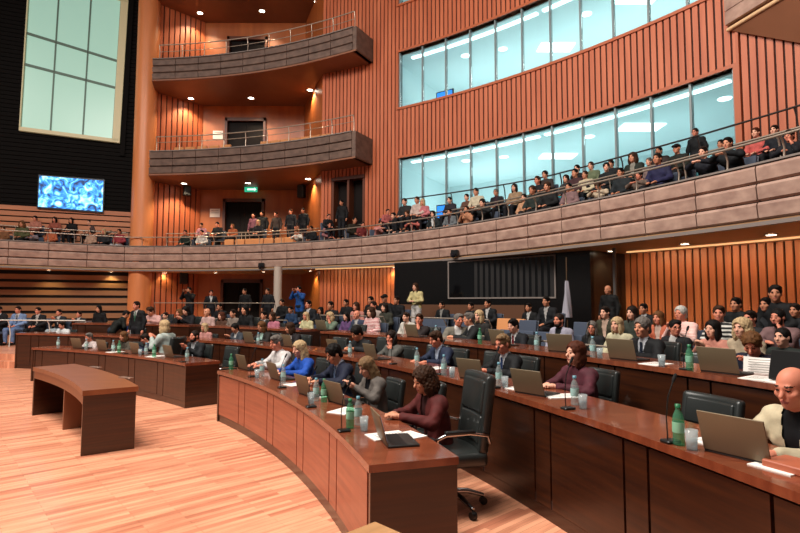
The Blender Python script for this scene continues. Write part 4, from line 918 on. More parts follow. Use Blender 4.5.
# public at floor level
for a in [
 (593, 321, 'a1', 'lap', 'bob', 'g', 'open', '#17181a', 'grey-blonde woman with glasses in a black jacket', dict(glasses=True, face=.5, skin=1, shirt='#4a4a44')),
 (619, 317, 'a1', 'lap', 'bob', 'y', 'knit', '#cfc6a4', 'blonde woman in a cream blouse behind the third desk', dict(skin=3)),
 (607, 306, 'a2', 'lap', 'short', 'd', 'open', '#3c3a2c', 'woman with tied dark hair in an olive jacket', dict(skin=3, shirt='#cfae9a')),
 (634, 306, 'a2', 'lap', 'long', 'd', 'knit', '#3a4038', 'woman with long dark hair one row above the blonde woman in cream', dict(skin=3)),
 (645, 304, 'a3', 'lap', 'short', 'k', 'suit', '#15161a', 'man in a dark suit at the dark end of the beige slats', dict(skin=2)),
 (660, 311, 'a2', 'lap', 'bob', 'l', 'open', '#c86a4c', 'woman in an orange cardigan behind the black suit in profile', dict(skin=1, shirt='#d8b8a8')),
 (675, 319, 'a1', 'lap', 'short', 'k', 'suit', '#17181c', 'smiling dark-haired man with glasses in a black jacket', dict(glasses=True, face=1, skin=1)),
 (683, 306, 'a2', 'clap', 'full', 'w', 'shirt', '#d89c92', 'white-haired man in a pink striped shirt', dict(skin=1)),
 (720, 305, 'a2', 'lap', 'short', 'b', 'knit', '#2a2c2a', 'man in a black and white striped sweater looking aside', dict(face=.5, skin=1)),
 (715, 320, 'a1', 'clap', 'bob', 'k', 'knit', '#d08a78', 'woman with black hair in a coral top holding her hands up', dict(skin=3)),
 (744, 318, 'a1', 'lap', 'curly', 'y', 'knit', '#b8a58a', 'woman with wavy blond hair in a beige top', dict(skin=3)),
 (738, 297, 'a3', 'lap', 'short', 'k', 'coat', '#101214', 'man in black directly behind the striped sweater', dict(skin=2)),
 (752, 310, 'a2', 'lap', 'short', 'd', 'knit', '#1f2024', 'man with close-cropped hair in charcoal above the wavy blond woman', dict(skin=1)),
 (768, 297, 'a3', 'lap', 'short', 'k', 'knit', '#26282c', 'man in dark grey beside the tall man in black', dict(skin=2)),
 (784, 308, 'a2', 'chin', 'beard', 'k', 'knit', '#7a5c5c', 'bearded man in a mauve jacket with a hand on his chin', dict(skin=1)),
 (784, 327, 'a1', 'lap', 'tail', 'k', 'knit', '#1f2824', 'woman with black tied-back hair in a dark green patterned top', dict(skin=3)),
 (797, 303, 'a3', 'lap', 'short', 'd', 'coat', '#15161a', 'man in a dark coat at the far side of the bearded man in mauve', dict(skin=2)),
 (561, 313, 'a1', 'lap', 'beard', 'd', 'open', '#a8a4b4', 'bearded man in a lavender-grey jacket', dict(skin=1, shirt='#16181a')),
 (548, 296, 'a3', 'lap', 'short', 'k', 'suit', '#17181c', 'man in a black suit with hands joined, before the booth window corner', dict(skin=2, shirt='#c0bcb8')),
 (530, 304, 'a3', 'lap', 'short', 'k', 'suit', '#121214', 'dim man in a dark suit next to the man with joined hands', dict(skin=2)),
 (489, 299, 'a3', 'lap', 'short', 'k', 'suit', '#141519', 'man in a dark suit with a white shirt under the booth window', dict(skin=2)),
 (472, 302, 'a3', 'lap', 'short', 'k', 'coat', '#0f1012', 'man all in black under the booth window', dict(skin=2)),
 (443, 301, 'a3', 'lap', 'short', 'k', 'suit', '#101114', 'man in black at the booth corner near the woman in yellow', dict(skin=2, shirt='#9a9690')),
 (481, 310, 'a1', 'lap', 'bob', 'y', 'knit', '#2a2826', 'blonde woman partly hidden by the two talking men', dict(skin=3)),
 (408, 312, 'a1', 'lap', 'short', 'b', 'open', '#d4cdc2', 'woman with short brown hair in a white jacket', dict(skin=3, shirt='#c8a898')),
 (372.5, 307, 'a1', 'lap', 'curly', 'b', 'knit', '#a0585a', 'curly-haired woman in a red and white patterned dress', dict(skin=3)),
 (358.5, 310, 'a1', 'lap', 'bald', 'g', 'suit', '#3a4258', 'balding man in a slate blue jacket', dict(skin=1)),
 (357.5, 302, 'a2', 'lap', 'bob', 'b', 'knit', '#c88478', 'woman in a salmon top behind the balding man in slate blue', dict(skin=1)),
 (375, 301, 'a2', 'lap', 'short', 'd', 'shirt', '#b8a69c', 'man in a beige shirt behind the curly-haired woman', dict(skin=1)),
 (386, 303, 'a2', 'lap', 'bob', 'd', 'knit', '#3a3a30', 'woman with dark hair in olive beside the steel barrier', dict(skin=3)),
 (348, 312, 'a1', 'lap', 'long', 'k', 'knit', '#6a4a78', 'woman with long black hair in a purple top', dict(skin=3)),
 (333.5, 312, 'a1', 'chin', 'curly', 'y', 'knit', '#6a7a68', 'blonde curly woman covering her face with a hand', dict(skin=1)),
 (307.5, 312, 'a1', 'lap', 'long', 'y', 'knit', '#d8cfa0', 'woman with long blonde hair in a pale yellow jacket', dict(skin=1)),
 (310, 300, 'a2', 'lap', 'short', 'k', 'suit', '#15161c', 'man in a dark suit below the photographer in blue', dict(skin=1)),
 (332, 301, 'a2', 'lap', 'short', 'k', 'knit', '#111115', 'man in black beside the orange slats, first from the photographer', dict(skin=2)),
 (347, 299, 'a3', 'lap', 'short', 'k', 'coat', '#121215', 'man in a black coat at the orange slats, behind the man in black', dict(skin=2)),
 (386, 294, 'a3', 'lap', 'cap', 'k', 'coat', '#121214', 'man in a dark cap against the orange slats', dict(skin=2)),
 (398, 296, 'a3', 'lap', 'short', 'k', 'coat', '#0f1014', 'man in a dark coat next to the standing woman in yellow', dict(skin=2)),
 (372, 296, 'a3', 'lap', 'short', 'k', 'coat', '#131012', 'dim figure in black beside the man in the dark cap', dict(skin=2)),
 (283, 299, 'a3', 'lap', 'short', 'k', 'coat', '#0f0e10', 'dim figure seated just past the grey post', dict(skin=2)),
 (292, 306, 'a2', 'lap', 'short', 'k', 'knit', '#223a5a', 'person in dark blue in front of the photographer', dict(skin=2)),
 (322, 307, 'a2', 'lap', 'bob', 'k', 'coat', '#121216', 'dim person in black between the blonde women', dict(skin=2)),
]: P_(*a[:9], **a[9])
# balcony, glazed side
for a in [
 (378, 221, 'b1', 'rail', 'full', 'd', 'knit', '#d08880', 'person in a pink top at the end of the balcony by the dark doorway', dict(yaw=1.0)),
 (394.5, 208, 'b1', 'lap', 'short', 'k', 'knit', '#15171a', 'man in a black t-shirt at the start of the glazed balcony', {}),
 (408, 208, 'b1', 'lap', 'full', 'b', 'knit', '#4a3a34', 'brown-haired youth in a dull brown top', {}),
 (417, 216, 'b1', 'rail', 'short', 'd', 'shirt', '#c86a60', 'person in a red and white patterned shirt leaning on the rail', {}),
 (434, 211, 'b1', 'lap', 'bob', 'k', 'open', '#1e2426', 'dark-haired woman in a dark jacket over a white shirt', dict(shirt='#dcdad8')),
 (450.5, 209, 'b1', 'lap', 'short', 'd', 'open', '#6f7478', 'youth in a grey hooded jacket', dict(shirt='#3a2a2c')),
 (467.5, 206, 'b1', 'clap', 'short', 'b', 'knit', '#c88a68', 'person in a tan top with hands held together', {}),
 (487, 200, 'b1', 'rail', 'full', 'k', 'coat', '#1c1e20', 'person in a black padded jacket bent forward', {}),
 (497, 189, 'b2', 'lap', 'short', 'g', 'open', '#1a1c24', 'grey-haired person with glasses in a black jacket and jeans', dict(glasses=True, shirt='#3a2430')),
 (515.5, 184, 'b2', 'lap', 'bob', 'd', 'knit', '#a88a6c', 'woman in a patterned beige dress', {}),
 (525, 194, 'b1', 'lap', 'short', 'd', 'knit', '#c89874', 'cropped-haired youth in a sand-coloured shirt', {}),
 (533.5, 183, 'b1', 'lap', 'full', 'b', 'coat', '#26302c', 'brown-haired youth in a dark green coat', {}),
 (548.5, 178, 'b1', 'lap', 'full', 'b', 'coat', '#16181a', 'large youth in a black jacket holding something pale', {}),
 (570, 183, 'b1', 'lap', 'short', 'k', 'knit', '#8a6c6c', 'heavyset man in a mauve sweater by the rail', {}),
 (604, 183, 'b1', 'rail', 'full', 'b', 'knit', '#c8b49a', 'person in a cream top bowing over the rail', dict(pitch=.7)),
 (607, 163, 'b2', 'lap', 'full', 'k', 'knit', '#161a1c', 'dark-haired young man in a black sweater, looking aside', dict(face=.5)),
 (634, 153, 'b2', 'lap', 'curly', 'b', 'open', '#222a24', 'curly-haired young man in a dark green jacket', dict(shirt='#9a9488')),
 (644, 172, 'b1', 'rail', 'full', 'd', 'knit', '#6a5a50', 'crouched person in brown below the curly-haired young man', {}),
 (659, 153, 'b1', 'lap', 'short', 'd', 'knit', '#242448', 'youth in an indigo hoodie', {}),
 (678, 144, 'b2', 'lap', 'cap', 'k', 'knit', '#1c1f18', 'man in a dark cap and olive waistcoat', {}),
 (710, 148, 'b1', 'rail', 'short', 'd', 'coat', '#171a24', 'man in a dark navy jacket leaning on his arms', {}),
 (735, 139, 'b1', 'rail', 'short', 'k', 'coat', '#14171c', 'man in black hunched beside the wooden window jamb', {}),
 (757, 128, 'b2', 'lap', 'short', 'r', 'shirt', '#cf5f58', 'red-haired person in a coral shirt before the slatted wall', {}),
 (793, 131, 'b1', 'chin', 'full', 'd', 'coat', '#14151c', 'youth in a black jacket resting his cheek on his hand', {}),
 (405.5, 197, 'b2', 'lap', 'short', 'd', 'knit', '#2a2a2c', 'man in charcoal, first in the back row under the glass', {}),
 (418, 195, 'b2', 'lap', 'short', 'b', 'shirt', '#d0b8ae', 'man in a pale shirt, second in the back row under the glass', {}),
 (423.5, 199, 'b2', 'lap', 'bob', 'y', 'knit', '#d07a80', 'blonde woman in pink in the back row under the glass', {}),
 (450.5, 197, 'b2', 'lap', 'short', 'k', 'knit', '#2c2830', 'dark-haired man beside the blue monitor behind the glass', {}),
 (467.5, 194, 'b2', 'lap', 'short', 'k', 'knit', '#6a4a3c', 'man in brown next to the man in a cream shirt', {}),
 (477, 188, 'b2', 'lap', 'short', 'k', 'shirt', '#d8ccb0', 'bearded dark-haired man in a cream shirt', {}),
 (538.5, 174, 'b2', 'lap', 'short', 'b', 'knit', '#18181c', 'man in a black top under the glass, above the dark green coat', {}),
 (546, 171, 'b3', 'lap', 'full', 'k', 'knit', '#3c3230', 'man with thick black hair in the topmost row near the middle panes', {}),
 (567, 175, 'b2', 'lap', 'long', 'd', 'knit', '#3a3638', 'woman with long dark hair behind the mauve sweater', {}),
 (576, 169, 'b2', 'lap', 'short', 'k', 'knit', '#4a2c30', 'dark-haired man in burgundy behind the mauve sweater', {}),
 (578, 165, 'b3', 'lap', 'short', 'k', 'coat', '#16161a', 'man in black in the topmost row above the man in burgundy', {}),
 (586, 171, 'b2', 'lap', 'short', 'b', 'shirt', '#d4c4a4', 'man in a straw-coloured shirt', {}),
 (592, 162, 'b3', 'lap', 'short', 'b', 'knit', '#6f7a5c', 'man in moss green in the topmost row', {}),
 (612, 160, 'b3', 'lap', 'short', 'k', 'coat', '#15171c', 'man in a black coat, topmost row, by the second pane from the wooden jamb', {}),
 (622, 168, 'b1', 'lap', 'short', 'k', 'knit', '#20262a', 'man in slate grey beside the bowing person in cream', {}),
 (650, 158, 'b2', 'lap', 'short', 'g', 'knit', '#8a7470', 'grey-haired man in a dusty rose sweater', {}),
 (660, 147, 'b3', 'lap', 'short', 'k', 'knit', '#3a2c2a', 'man in dark brown directly behind the indigo hoodie', {}),
 (696, 133, 'b3', 'stand', 'short', 'd', 'knit', '#0f1216', 'man with glasses in a black sweater standing out above the back row', dict(glasses=True)),
 (722, 140, 'b2', 'lap', 'short', 'k', 'knit', '#1a1e26', 'man in blue-black between the two hunched men', {}),
 (776, 133, 'b2', 'lap', 'short', 'd', 'coat', '#171a22', 'person in a dark coat beside the coral shirt', {}),
]: P_(*a[:9], **a[9])
# balcony, middle recess
for a in [
 (186, 230, 'b1', 'lap', 'short', 'b', 'coat', '#1e2a24', 'flushed person in a dark green coat at the column end of the recess', dict(skin=1)),
 (202.5, 230, 'b1', 'lap', 'short', 'd', 'knit', '#d8d0c8', 'person in a white top at the front of the balcony recess', dict(skin=1)),
 (202, 223, 'b2', 'lap', 'short', 'k', 'knit', '#c88890', 'person in pink behind the white top', dict(skin=2)),
 (218, 222, 'b2', 'lap', 'short', 'k', 'coat', '#17181c', 'person in black below the white notice', dict(skin=1)),
 (233, 224, 'b2', 'lap', 'bob', 'l', 'knit', '#a85a34', 'person in rust orange before the balcony doors', dict(skin=1)),
 (254, 213, 'b0', 'stand', 'short', 'd', 'knit', '#7a4a58', 'man in a wine-coloured top at the balcony doors', dict(skin=1)),
 (262.5, 211, 'b0', 'stand', 'short', 'k', 'coat', '#131316', 'man in a black jacket with a white collar at the balcony doors', dict(skin=2)),
 (276.5, 212, 'b0', 'stand', 'short', 'b', 'knit', '#3a2c28', 'man in brown standing at the panelled wall of the recess', dict(skin=1)),
 (259, 220, 'b2', 'lap', 'bob', 'y', 'knit', '#262428', 'blond person in black in the middle of the recess', dict(skin=1)),
 (291, 209, 'b2', 'stand', 'short', 'b', 'knit', '#1c1a20', 'tall man with a red scarf standing by the recess railing', dict(skin=1)),
 (303.5, 208, 'b2', 'stand', 'short', 'k', 'coat', '#101114', 'man in black holding a white bag beside the red scarf', dict(skin=2)),
 (301, 230, 'b1', 'slump', 'short', 'l', 'shirt', '#d8d0c4', 'person in white bending down by the rail', dict(skin=1)),
 (312, 226, 'b1', 'lap', 'short', 'k', 'coat', '#121518', 'person in black beside the bending figure in white', dict(skin=2)),
 (328, 214, 'b2', 'lap', 'short', 'k', 'knit', '#1c1c20', 'man in black behind the mauve shirt near the dark doorway', dict(skin=1, yaw=1.0)),
 (328.5, 222, 'b1', 'lap', 'full', 'k', 'knit', '#9a6468', 'dark-haired person in a mauve shirt at the recess rail', dict(skin=1, yaw=1.0)),
 (342, 200, 'b2', 'stand', 'short', 'k', 'coat', '#0f0f12', 'dark figure standing in front of the dark balcony doorway', dict(skin=2)),
 (354, 217, 'b1', 'lap', 'short', 'k', 'knit', '#2a2418', 'man with a yellow lanyard seated by the dark doorway', dict(skin=2, yaw=1.0)),
 (362, 222, 'b1', 'lap', 'short', 'd', 'knit', '#7a2c2c', 'person in dark red beside the yellow lanyard', dict(skin=1, yaw=1.0)),
 (387, 217, 'b2', 'lap', 'short', 'k', 'knit', '#b8605c', 'person in brick red behind the pink top', dict(skin=1, yaw=1.0)),
]: P_(*a[:9], **a[9])
# balcony under the screen
for a in [
 (23, 221, 'b1', 'lap', 'curly', 'l', 'knit', '#5a5a3a', 'person in olive under the dark wall, first below the screen', {}),
 (36, 216, 'b2', 'lap', 'full', 'd', 'knit', '#c8806c', 'person in salmon in the second row below the screen', {}),
 (55.5, 217, 'b2', 'lap', 'bob', 'k', 'knit', '#a85a48', 'woman with dark purple-tinted hair below the screen', {}),
 (72, 218, 'b2', 'lap', 'bob', 'k', 'coat', '#111114', 'woman in black with dark hair below the screen', {}),
 (52, 228, 'b1', 'lap', 'bob', 'b', 'knit', '#c86a44', 'person in orange at the rail below the screen', {}),
 (36, 233, 'b1', 'slump', 'short', 'd', 'knit', '#8a7a80', 'stooping person in grey-mauve at the rail', {}),
 (4, 229, 'b1', 'lap', 'short', 'b', 'knit', '#8a5a3a', 'person in brown at the far end of the balcony', {}),
 (90, 220, 'b2', 'lap', 'short', 'd', 'knit', '#5a4440', 'person in dark taupe below the screen corner', {}),
 (107, 220, 'b2', 'lap', 'short', 'k', 'knit', '#2c3a2c', 'person in bottle green in the second row near the column', {}),
 (120, 220, 'b2', 'lap', 'bob', 'b', 'knit', '#4a4a38', 'person in khaki in the second row next to the column', {}),
 (91.5, 231, 'b1', 'lap', 'short', 'd', 'shirt', '#c8a088', 'person in a tan shirt at the rail below the screen corner', {}),
 (104.5, 229, 'b1', 'lap', 'bob', 'y', 'knit', '#2c2c30', 'blond person in charcoal at the rail near the column', {}),
 (120, 229, 'b1', 'lap', 'short', 'k', 'knit', '#a84048', 'person in crimson at the rail next to the column', dict(legs='#c8c8cc')),
]: P_(*a[:9], **a[9])

def stripes(label, child, a, c, scale):
    M = bpy.data.materials.new('striped_cloth'); M.use_nodes = True; nt = M.node_tree; b = nt.nodes['Principled BSDF']; b.inputs['Roughness'].default_value = .8
    tc = nt.nodes.new('ShaderNodeTexCoord'); wv = nt.nodes.new('ShaderNodeTexWave'); wv.bands_direction = 'Z'; wv.inputs['Scale'].default_value = scale; wv.inputs['Distortion'].default_value = 1.5
    rp = nt.nodes.new('ShaderNodeValToRGB'); rp.color_ramp.interpolation = 'CONSTANT'; rp.color_ramp.elements[0].color = (*rgb(a), 1); rp.color_ramp.elements[1].color = (*rgb(c), 1); rp.color_ramp.elements[1].position = .6
    nt.links.new(tc.outputs['Object'], wv.inputs[0]); nt.links.new(wv.outputs[1], rp.inputs[0]); nt.links.new(rp.outputs[0], b.inputs['Base Color'])
    for o in COL.objects:
        if label in o.get('label', ''):
            for ch in o.children:
                if ch.name.split('.')[0] == child: setm(ch, M)
stripes('black and white striped sweater looking', 'sweater', '#1c1d1c', '#c8c4bc', 5)
stripes('pink striped shirt', 'shirt', '#d89c92', '#ecd0c8', 14)
stripes('red and white patterned dress', 'sweater', '#a8484e', '#e4d4cc', 9)
# ---------------------------------------------------------------- chairs
def rbox(name, dims, c, m_, parent, bev=.03, rot=None, seg=3, curve=0.):
    bm = bmesh.new(); bmesh.ops.create_cube(bm, size=1)
    bmesh.ops.scale(bm, vec=dims, verts=bm.verts)
    if curve:
        bmesh.ops.subdivide_edges(bm, edges=[e for e in bm.edges if abs((e.verts[0].co-e.verts[1].co).x) > dims[0]*.9], cuts=6, use_grid_fill=True)
        for v in bm.verts: v.co.y -= curve*(2*v.co.x/dims[0])**2
    bmesh.ops.bevel(bm, geom=[e for e in bm.edges if e.calc_face_angle(0) > .5], offset=bev, segments=seg, affect='EDGES', profile=.6)
    if rot is not None: bmesh.ops.transform(bm, matrix=rot, verts=bm.verts)
    bmesh.ops.translate(bm, vec=c, verts=bm.verts)
    me = bpy.data.meshes.new(name); bm.to_mesh(me); bm.free(); me.materials.append(m_)
    for p in me.polygons: p.use_smooth = True
    o = bpy.data.objects.new(name, me); COL.objects.link(o); o.parent = parent; return o
M_LEATHER = mat('black_leather', '#242726', .34, spec=.6); M_CHROME = mat('chrome', '#b8b8b8', .15, metal=1.); M_BLKPL = mat('black_plastic', '#0c0c0c', .4)
def chair():
    o = thing('office_chair', 'x', 'chair')
    rbox('seat', (.52, .5, .11), (0, -.02, .43), M_LEATHER, o, .045)
    R = Matrix.Rotation(math.radians(-8), 4, 'X')
    b = rbox('backrest', (.49, .09, .62), (0, .275, .76), M_LEATHER, o, .042, R, curve=.05)
    rbox('cushion', (.40, .05, .22), (0, .22, .64), M_LEATHER, b, .022, R, curve=.03); rbox('cushion', (.40, .05, .26), (0, .25, .89), M_LEATHER, b, .022, R, curve=.03)
    for s in (1, -1):
        m = MB(); m.tube([(s*.25, .24, .56), (s*.3, .2, .63), (s*.31, .05, .655), (s*.31, -.14, .65), (s*.3, -.21, .62), (s*.27, -.2, .5), (s*.2, -.12, .39)], .015, 8); a = m.build('armrest', M_CHROME, o, loc=True)
        rbox('arm_pad', (.05, .24, .025), (s*.31, -.03, .668), M_BLKPL, a, .01)
    m = MB(); m.lathe([(.03, .1), (.03, .25), (.022, .25), (.022, .38), (.09, .385), (.001, .386)], (0, 0, 0), 14); m.build('gas_column', M_BLKPL, o, loc=True)
    for k in range(5):
        a = 2*math.pi*k/5+.3; c, s = math.cos(a), math.sin(a); m = MB()
        m.tube([(c*.02, s*.02, .13), (c*.15, s*.15, .12), (c*.29, s*.29, .075)], [.028, .022, .016], 8); l = m.build('base_leg', M_CHROME, o, loc=True)
        m = MB(); m.tube([(c*.29-s*.02, s*.29+c*.02, .03), (c*.29+s*.02, s*.29-c*.02, .03)], .03, 12); m.build('caster', M_BLKPL, l, loc=True)
    return o
def audseat(col, shell, name='auditorium_seat'):
    o = thing(name, 'x', 'seat')
    rbox('cushion', (.46, .42, .09), (0, -.02, .4), mat('seat_'+col.strip('#'), col, .8), o, .03)
    b = rbox('backrest', (.48, .06, .46), (0, .24, .68), mat('seat_'+col.strip('#'), col, .8), o, .025, Matrix.Rotation(math.radians(-8), 4, 'X'))
    rbox('shell', (.5, .025, .44), (0, .285, .68), mat('seat_'+shell.strip('#'), shell, .5), b, .01, Matrix.Rotation(math.radians(-8), 4, 'X'))
    m = MB(); m.box((0, .0, .18), (.3, .06, .36)); m.box((0, 0, .01), (.34, .3, .02)); m.build('pedestal', M_BLKPL, o, loc=True)
    return o
C0 = chair(); S0 = audseat('#3a4354', '#565c68'); S1 = audseat('#c48452', '#9a6238'); USED = set()
def seat_at(src, loc, rz, label, group, scale=1.):
    if src.name not in USED:
        USED.add(src.name); o = src; o.location = loc; o.rotation_euler = (0, 0, rz); o.scale = (scale,)*3; o['label'] = label; o['group'] = group; return o
    return dup(src, loc, rz, label, group, scale)
short = lambda s: ' '.join(s.split()[:9])
for x, y, z, rz, s, k, lab in SEATS:
    back = Vector((-math.sin(rz), math.cos(rz), 0)); p = Vector((x, y, z))+back*.02*s
    if k == 'chair': seat_at(C0, p, rz, 'black leather chair under the '+short(lab), 'black leather chairs of the members', s*.9)
    else: seat_at(S0, p+back*.0, rz, 'upholstered blue seat under the '+short(lab), 'blue seats of the public', s*.98)
def facing(p): return math.radians(thr(p)[0]+270)
for x, zone, s, dy, lab in [
    (449, 'R1', 1.08, -.12, 'black leather chair pushed back behind the maroon blazer, chrome arm and star base in view'),
    (410, 'R1', 1.0, .0, 'empty black leather chair between the maroon blazer and the grey jacket'),
    (426, 'R2', .98, .1, 'empty black leather chair beside the man in the blue-grey suit'),
    (481, 'R2', .98, 0, 'empty grey-black chair between the blue-grey suit and the man with glasses'),
    (684, 'R2', 1.02, 0, 'large empty black leather chair beside the open laptop on the second desk'),
    (694, 'R3', 1.02, 0, 'empty grey-black chair at the third desk before the coral top'),
    (222, 'R1', .95, 0, 'empty black chair at the aisle end of the far front desk'),
    (331, 'R2', .95, 0, 'empty black chair behind the blonde woman in blue'),
    (352, 'R3', .95, 0, 'empty chair at the third desk below the purple top')]:
    q, z = place(x, 370, zone); oc = seat_at(C0, (q.x, q.y, z), facing(q)+dy, lab, 'black leather chairs of the members', s)
    if x in (684, 694): oc.scale = (1.12, 1, .8)
    elif s < 1.05: oc.scale = (s, s, s*.9)
ORD = ('first', 'second', 'third', 'fourth', 'fifth', 'sixth', 'seventh', 'eighth')
for i, x in enumerate((176, 187, 199, 211, 223)):
    q = at_r(x, 24.3, 148)[0]; seat_at(S1, (q.x, q.y, 7.95), facing(q), f'empty orange-backed seat on the lower gallery, {ORD[i]} from the column, before the door', 'empty seats on the lower gallery', .95)
for i, x in enumerate((262, 272, 282, 292, 302, 312, 322)):
    q = at_r(x, 24.3, 142)[0]; seat_at(S1, (q.x, q.y, 7.95), facing(q), f'empty orange-backed seat on the lower gallery, {ORD[i]} past the door', 'empty seats on the lower gallery', .95)
for i, x in enumerate((226, 237, 247, 256, 266, 277, 287)):
    t = thr(at_r(x, 25.2, 240)[0])[0]; q = pol(rb(t)+.75, t); seat_at(S1, (q.x, q.y, 3.80), facing(q), f'empty wooden-backed seat at the balcony recess rail, {ORD[i]} counted from the white top', 'empty seats at the balcony recess', .95)
for i, x in enumerate((498, 508)):
    q = at_r(x, 19.9)[0]; o = seat_at(S1, (q.x, q.y, .52), facing(q), ('empty orange seat behind the steel barrier by the booth', 'second empty orange seat behind the steel barrier by the booth')[i], 'orange seats by the booth', 1)
for r, z, xs, nm in ((18.95, .35, (318, 345, 395, 437, 500, 515, 535, 545, 575, 640, 655, 695, 730, 765), 'front'), (19.85, .52, (420, 433, 455, 520, 575, 590, 700, 735), 'second')):
    for i, x in enumerate(xs):
        q = at_r(x, r)[0]
        if any((q.x-a[0])**2+(q.y-a[1])**2 < .27 for a in SEATS): continue
        seat_at(S0, (q.x, q.y, z), facing(q), f'empty blue seat in the {nm} public row, no member of the public on it', f'empty blue seats of the {nm} public row', .98)
# ---------------------------------------------------------------- things on the desks
DZ_ = {'1': .75, '2': .94, '3': 1.16}
M_LID = mat('laptop_lid', '#75664f', .5, metal=.2); M_LAPB = mat('laptop_base', '#2a2826', .4); M_SCR = mat('laptop_screen', '#0d1016', .15); M_SCRON = mat('laptop_screen_on', '#8fa0b8', .2, emit='#7f96b8', es=.35)
M_KEY = mat('laptop_keys', '#0f0f10', .5)
def laptop():
    o = thing('laptop', 'x', 'laptop')
    rbox('keyboard_base', (.34, .235, .018), (0, 0, .009), M_LAPB, o, .006, seg=2)
    k = MB()
    for r in range(5):
        for c in range(12): k.box((-.15+c*.0272, -.07+r*.022, .019), (.023, .018, .003))
    k.build('keys', M_KEY, o, loc=True)
    R = Matrix.Rotation(math.radians(16), 4, 'X')
    l = rbox('lid', (.34, .009, .225), R @ Vector((0, 0, .112))+Vector((0, -.118, .016)), M_LID, o, .004, R, 2)
    rbox('screen', (.31, .003, .19), R @ Vector((0, .006, .115))+Vector((0, -.118, .016)), M_SCRON, l, .001, R, 1)
    return o
L0 = laptop()
DR_ = {'1': 13.66, '2': 15.31, '3': 16.82}
def clampr(p, d, lo, hi):
    t, r = thr(p); r = max(DR_[d]+lo, min(DR_[d]+hi, r)); return pol(r, t, DZ_[d])
def on_desk(x, y, d):
    r = thr(gp(x, y, DZ_[d]))[1]; r = max(DR_[d]+.06, min(DR_[d]+.54, r)); q = at_r(x, r, y)[0]; return Vector((q.x, q.y, DZ_[d]))
for x, y, d, dr, rot, lab in [
    (383, 443, '1', .0, -.1, 'open laptop with a pale lit screen edge in front of the maroon blazer'),
    (300, 396, '1', .05, .1, 'open silver-grey laptop before the man in navy'),
    (271, 380, '1', .05, 0, 'laptop with a reddish lid before the blonde woman in blue'),
    (242, 370, '1', .05, 0, 'laptop with a reddish lid at the aisle end of the front desk'),
    (331, 404, '1', .22, .2, 'laptop before the woman with long light brown hair'),
    (463, 380, '2', .08, .3, 'brown-lidded laptop beside the man in the blue-grey suit'),
    (519, 396, '2', .08, .3, 'brown-lidded laptop between the man with glasses and the plum jacket'),
    (715, 461, '2', .1, .3, 'large brown-lidded laptop before the bald man in cream'),
    (553, 360, '3', .08, .4, 'brown laptop on the third desk before the red tie'),
    (616, 367, '3', .08, .15, 'brown laptop on the third desk before the thick-haired man in profile'),
    (712, 380, '3', .06, .2, 'brown laptop on the third desk between the grey-black chair and the reader'),
    (496, 354, '3', .06, 0, 'laptop on the third desk beside the two talking men'),
    (368, 360, '2', .06, 0, 'red-tinted laptop before the bending dark coat'),
    (331, 356, '2', .06, 0, 'red-tinted laptop behind the navy suit'),
    (410, 345, '3', .06, 0, 'laptop on the third desk before the flushed man in black'),
    (131, 355, '1', .1, 0, 'dark laptop before the brown-haired person in drab knitwear'),
    (98, 351, '1', .1, 0, 'dark laptop before the pale-shirted person across the aisle'),
    (164, 358, '1', .1, 0, 'dark laptop between the navy jacket and the bearded man'),
    (72, 349, '1', .12, 0, 'wooden-brown laptop at the far end of the aisle desk'),
    (245, 347, '2', .1, 0, 'laptop before the grey suit across the aisle'),
    (283, 350, '2', .1, 0, 'laptop beside the mint blouse'),
    (318, 342, '3', .1, 0, 'laptop before the pale yellow jacket'),
]:
    p = on_desk(x, y, d); a = thr(p); p = clampr(pol(a[1]+.12+dr, a[0]), d, .24, .46); rz = facing(p)+rot
    if L0['label'] == 'x': o = L0; o.location = p; o.rotation_euler = (0, 0, rz); o['label'] = lab; o['group'] = 'laptops on the desks'
    else: dup(L0, p, rz, lab, 'laptops on the desks', 1.02 if 'large' in lab else None)
def tglass(name, col, alpha_w):
    M = bpy.data.materials.new(name); M.use_nodes = True; nt = M.node_tree; N = nt.nodes; L = nt.links; b = N['Principled BSDF']; b.inputs['Base Color'].default_value = (*rgb(col), 1); b.inputs['Roughness'].default_value = .08
    t = N.new('ShaderNodeBsdfTransparent'); t.inputs[0].default_value = (*[v**.4 for v in rgb(col)], 1); mx = N.new('ShaderNodeMixShader'); mx.inputs[0].default_value = alpha_w
    L.new(t.outputs[0], mx.inputs[1]); L.new(b.outputs[0], mx.inputs[2]); L.new(mx.outputs[0], N['Material Output'].inputs[0]); return M
M_BOT = tglass('bottle_clear', '#d4e2e2', .22); M_BOTG = tglass('bottle_green', '#74c49a', .24); M_TUMB = tglass('tumbler_glass', '#d8e2e4', .28); M_WATER = tglass('water', '#cfe0e4', .2)
M_LABT = mat('label_teal', '#9fc4c0', .5); M_LABW = mat('label_white', '#e4e2de', .6); M_LABG = mat('label_green', '#7fb89a', .5); M_CAP = mat('cap_blue', '#5a8a9a', .4); M_CAPG = mat('cap_green', '#1f6a44', .4)
def bottle(g):
    o = thing('water_bottle', 'x', 'bottle')
    b = MB(); b.lathe([(.001, 0), (.031, .002), (.033, .01), (.032, .06), (.0335, .1), (.033, .15), (.026, .18), (.014, .205), (.0135, .222)], (0, 0, 0), 18); b.build('bottle_body', M_BOTG if g else M_BOT, o, loc=True)
    b = MB(); b.lathe([(.0342, .075), (.0347, .08), (.0347, .132), (.0342, .137)], (0, 0, 0), 18); b.build('paper_label', M_LABG if g else M_LABT, o, loc=True)
    b = MB(); b.lathe([(.016, .218), (.016, .24), (.001, .241)], (0, 0, 0), 14); b.build('bottle_cap', M_CAPG if g else M_CAP, o, loc=True)
    return o
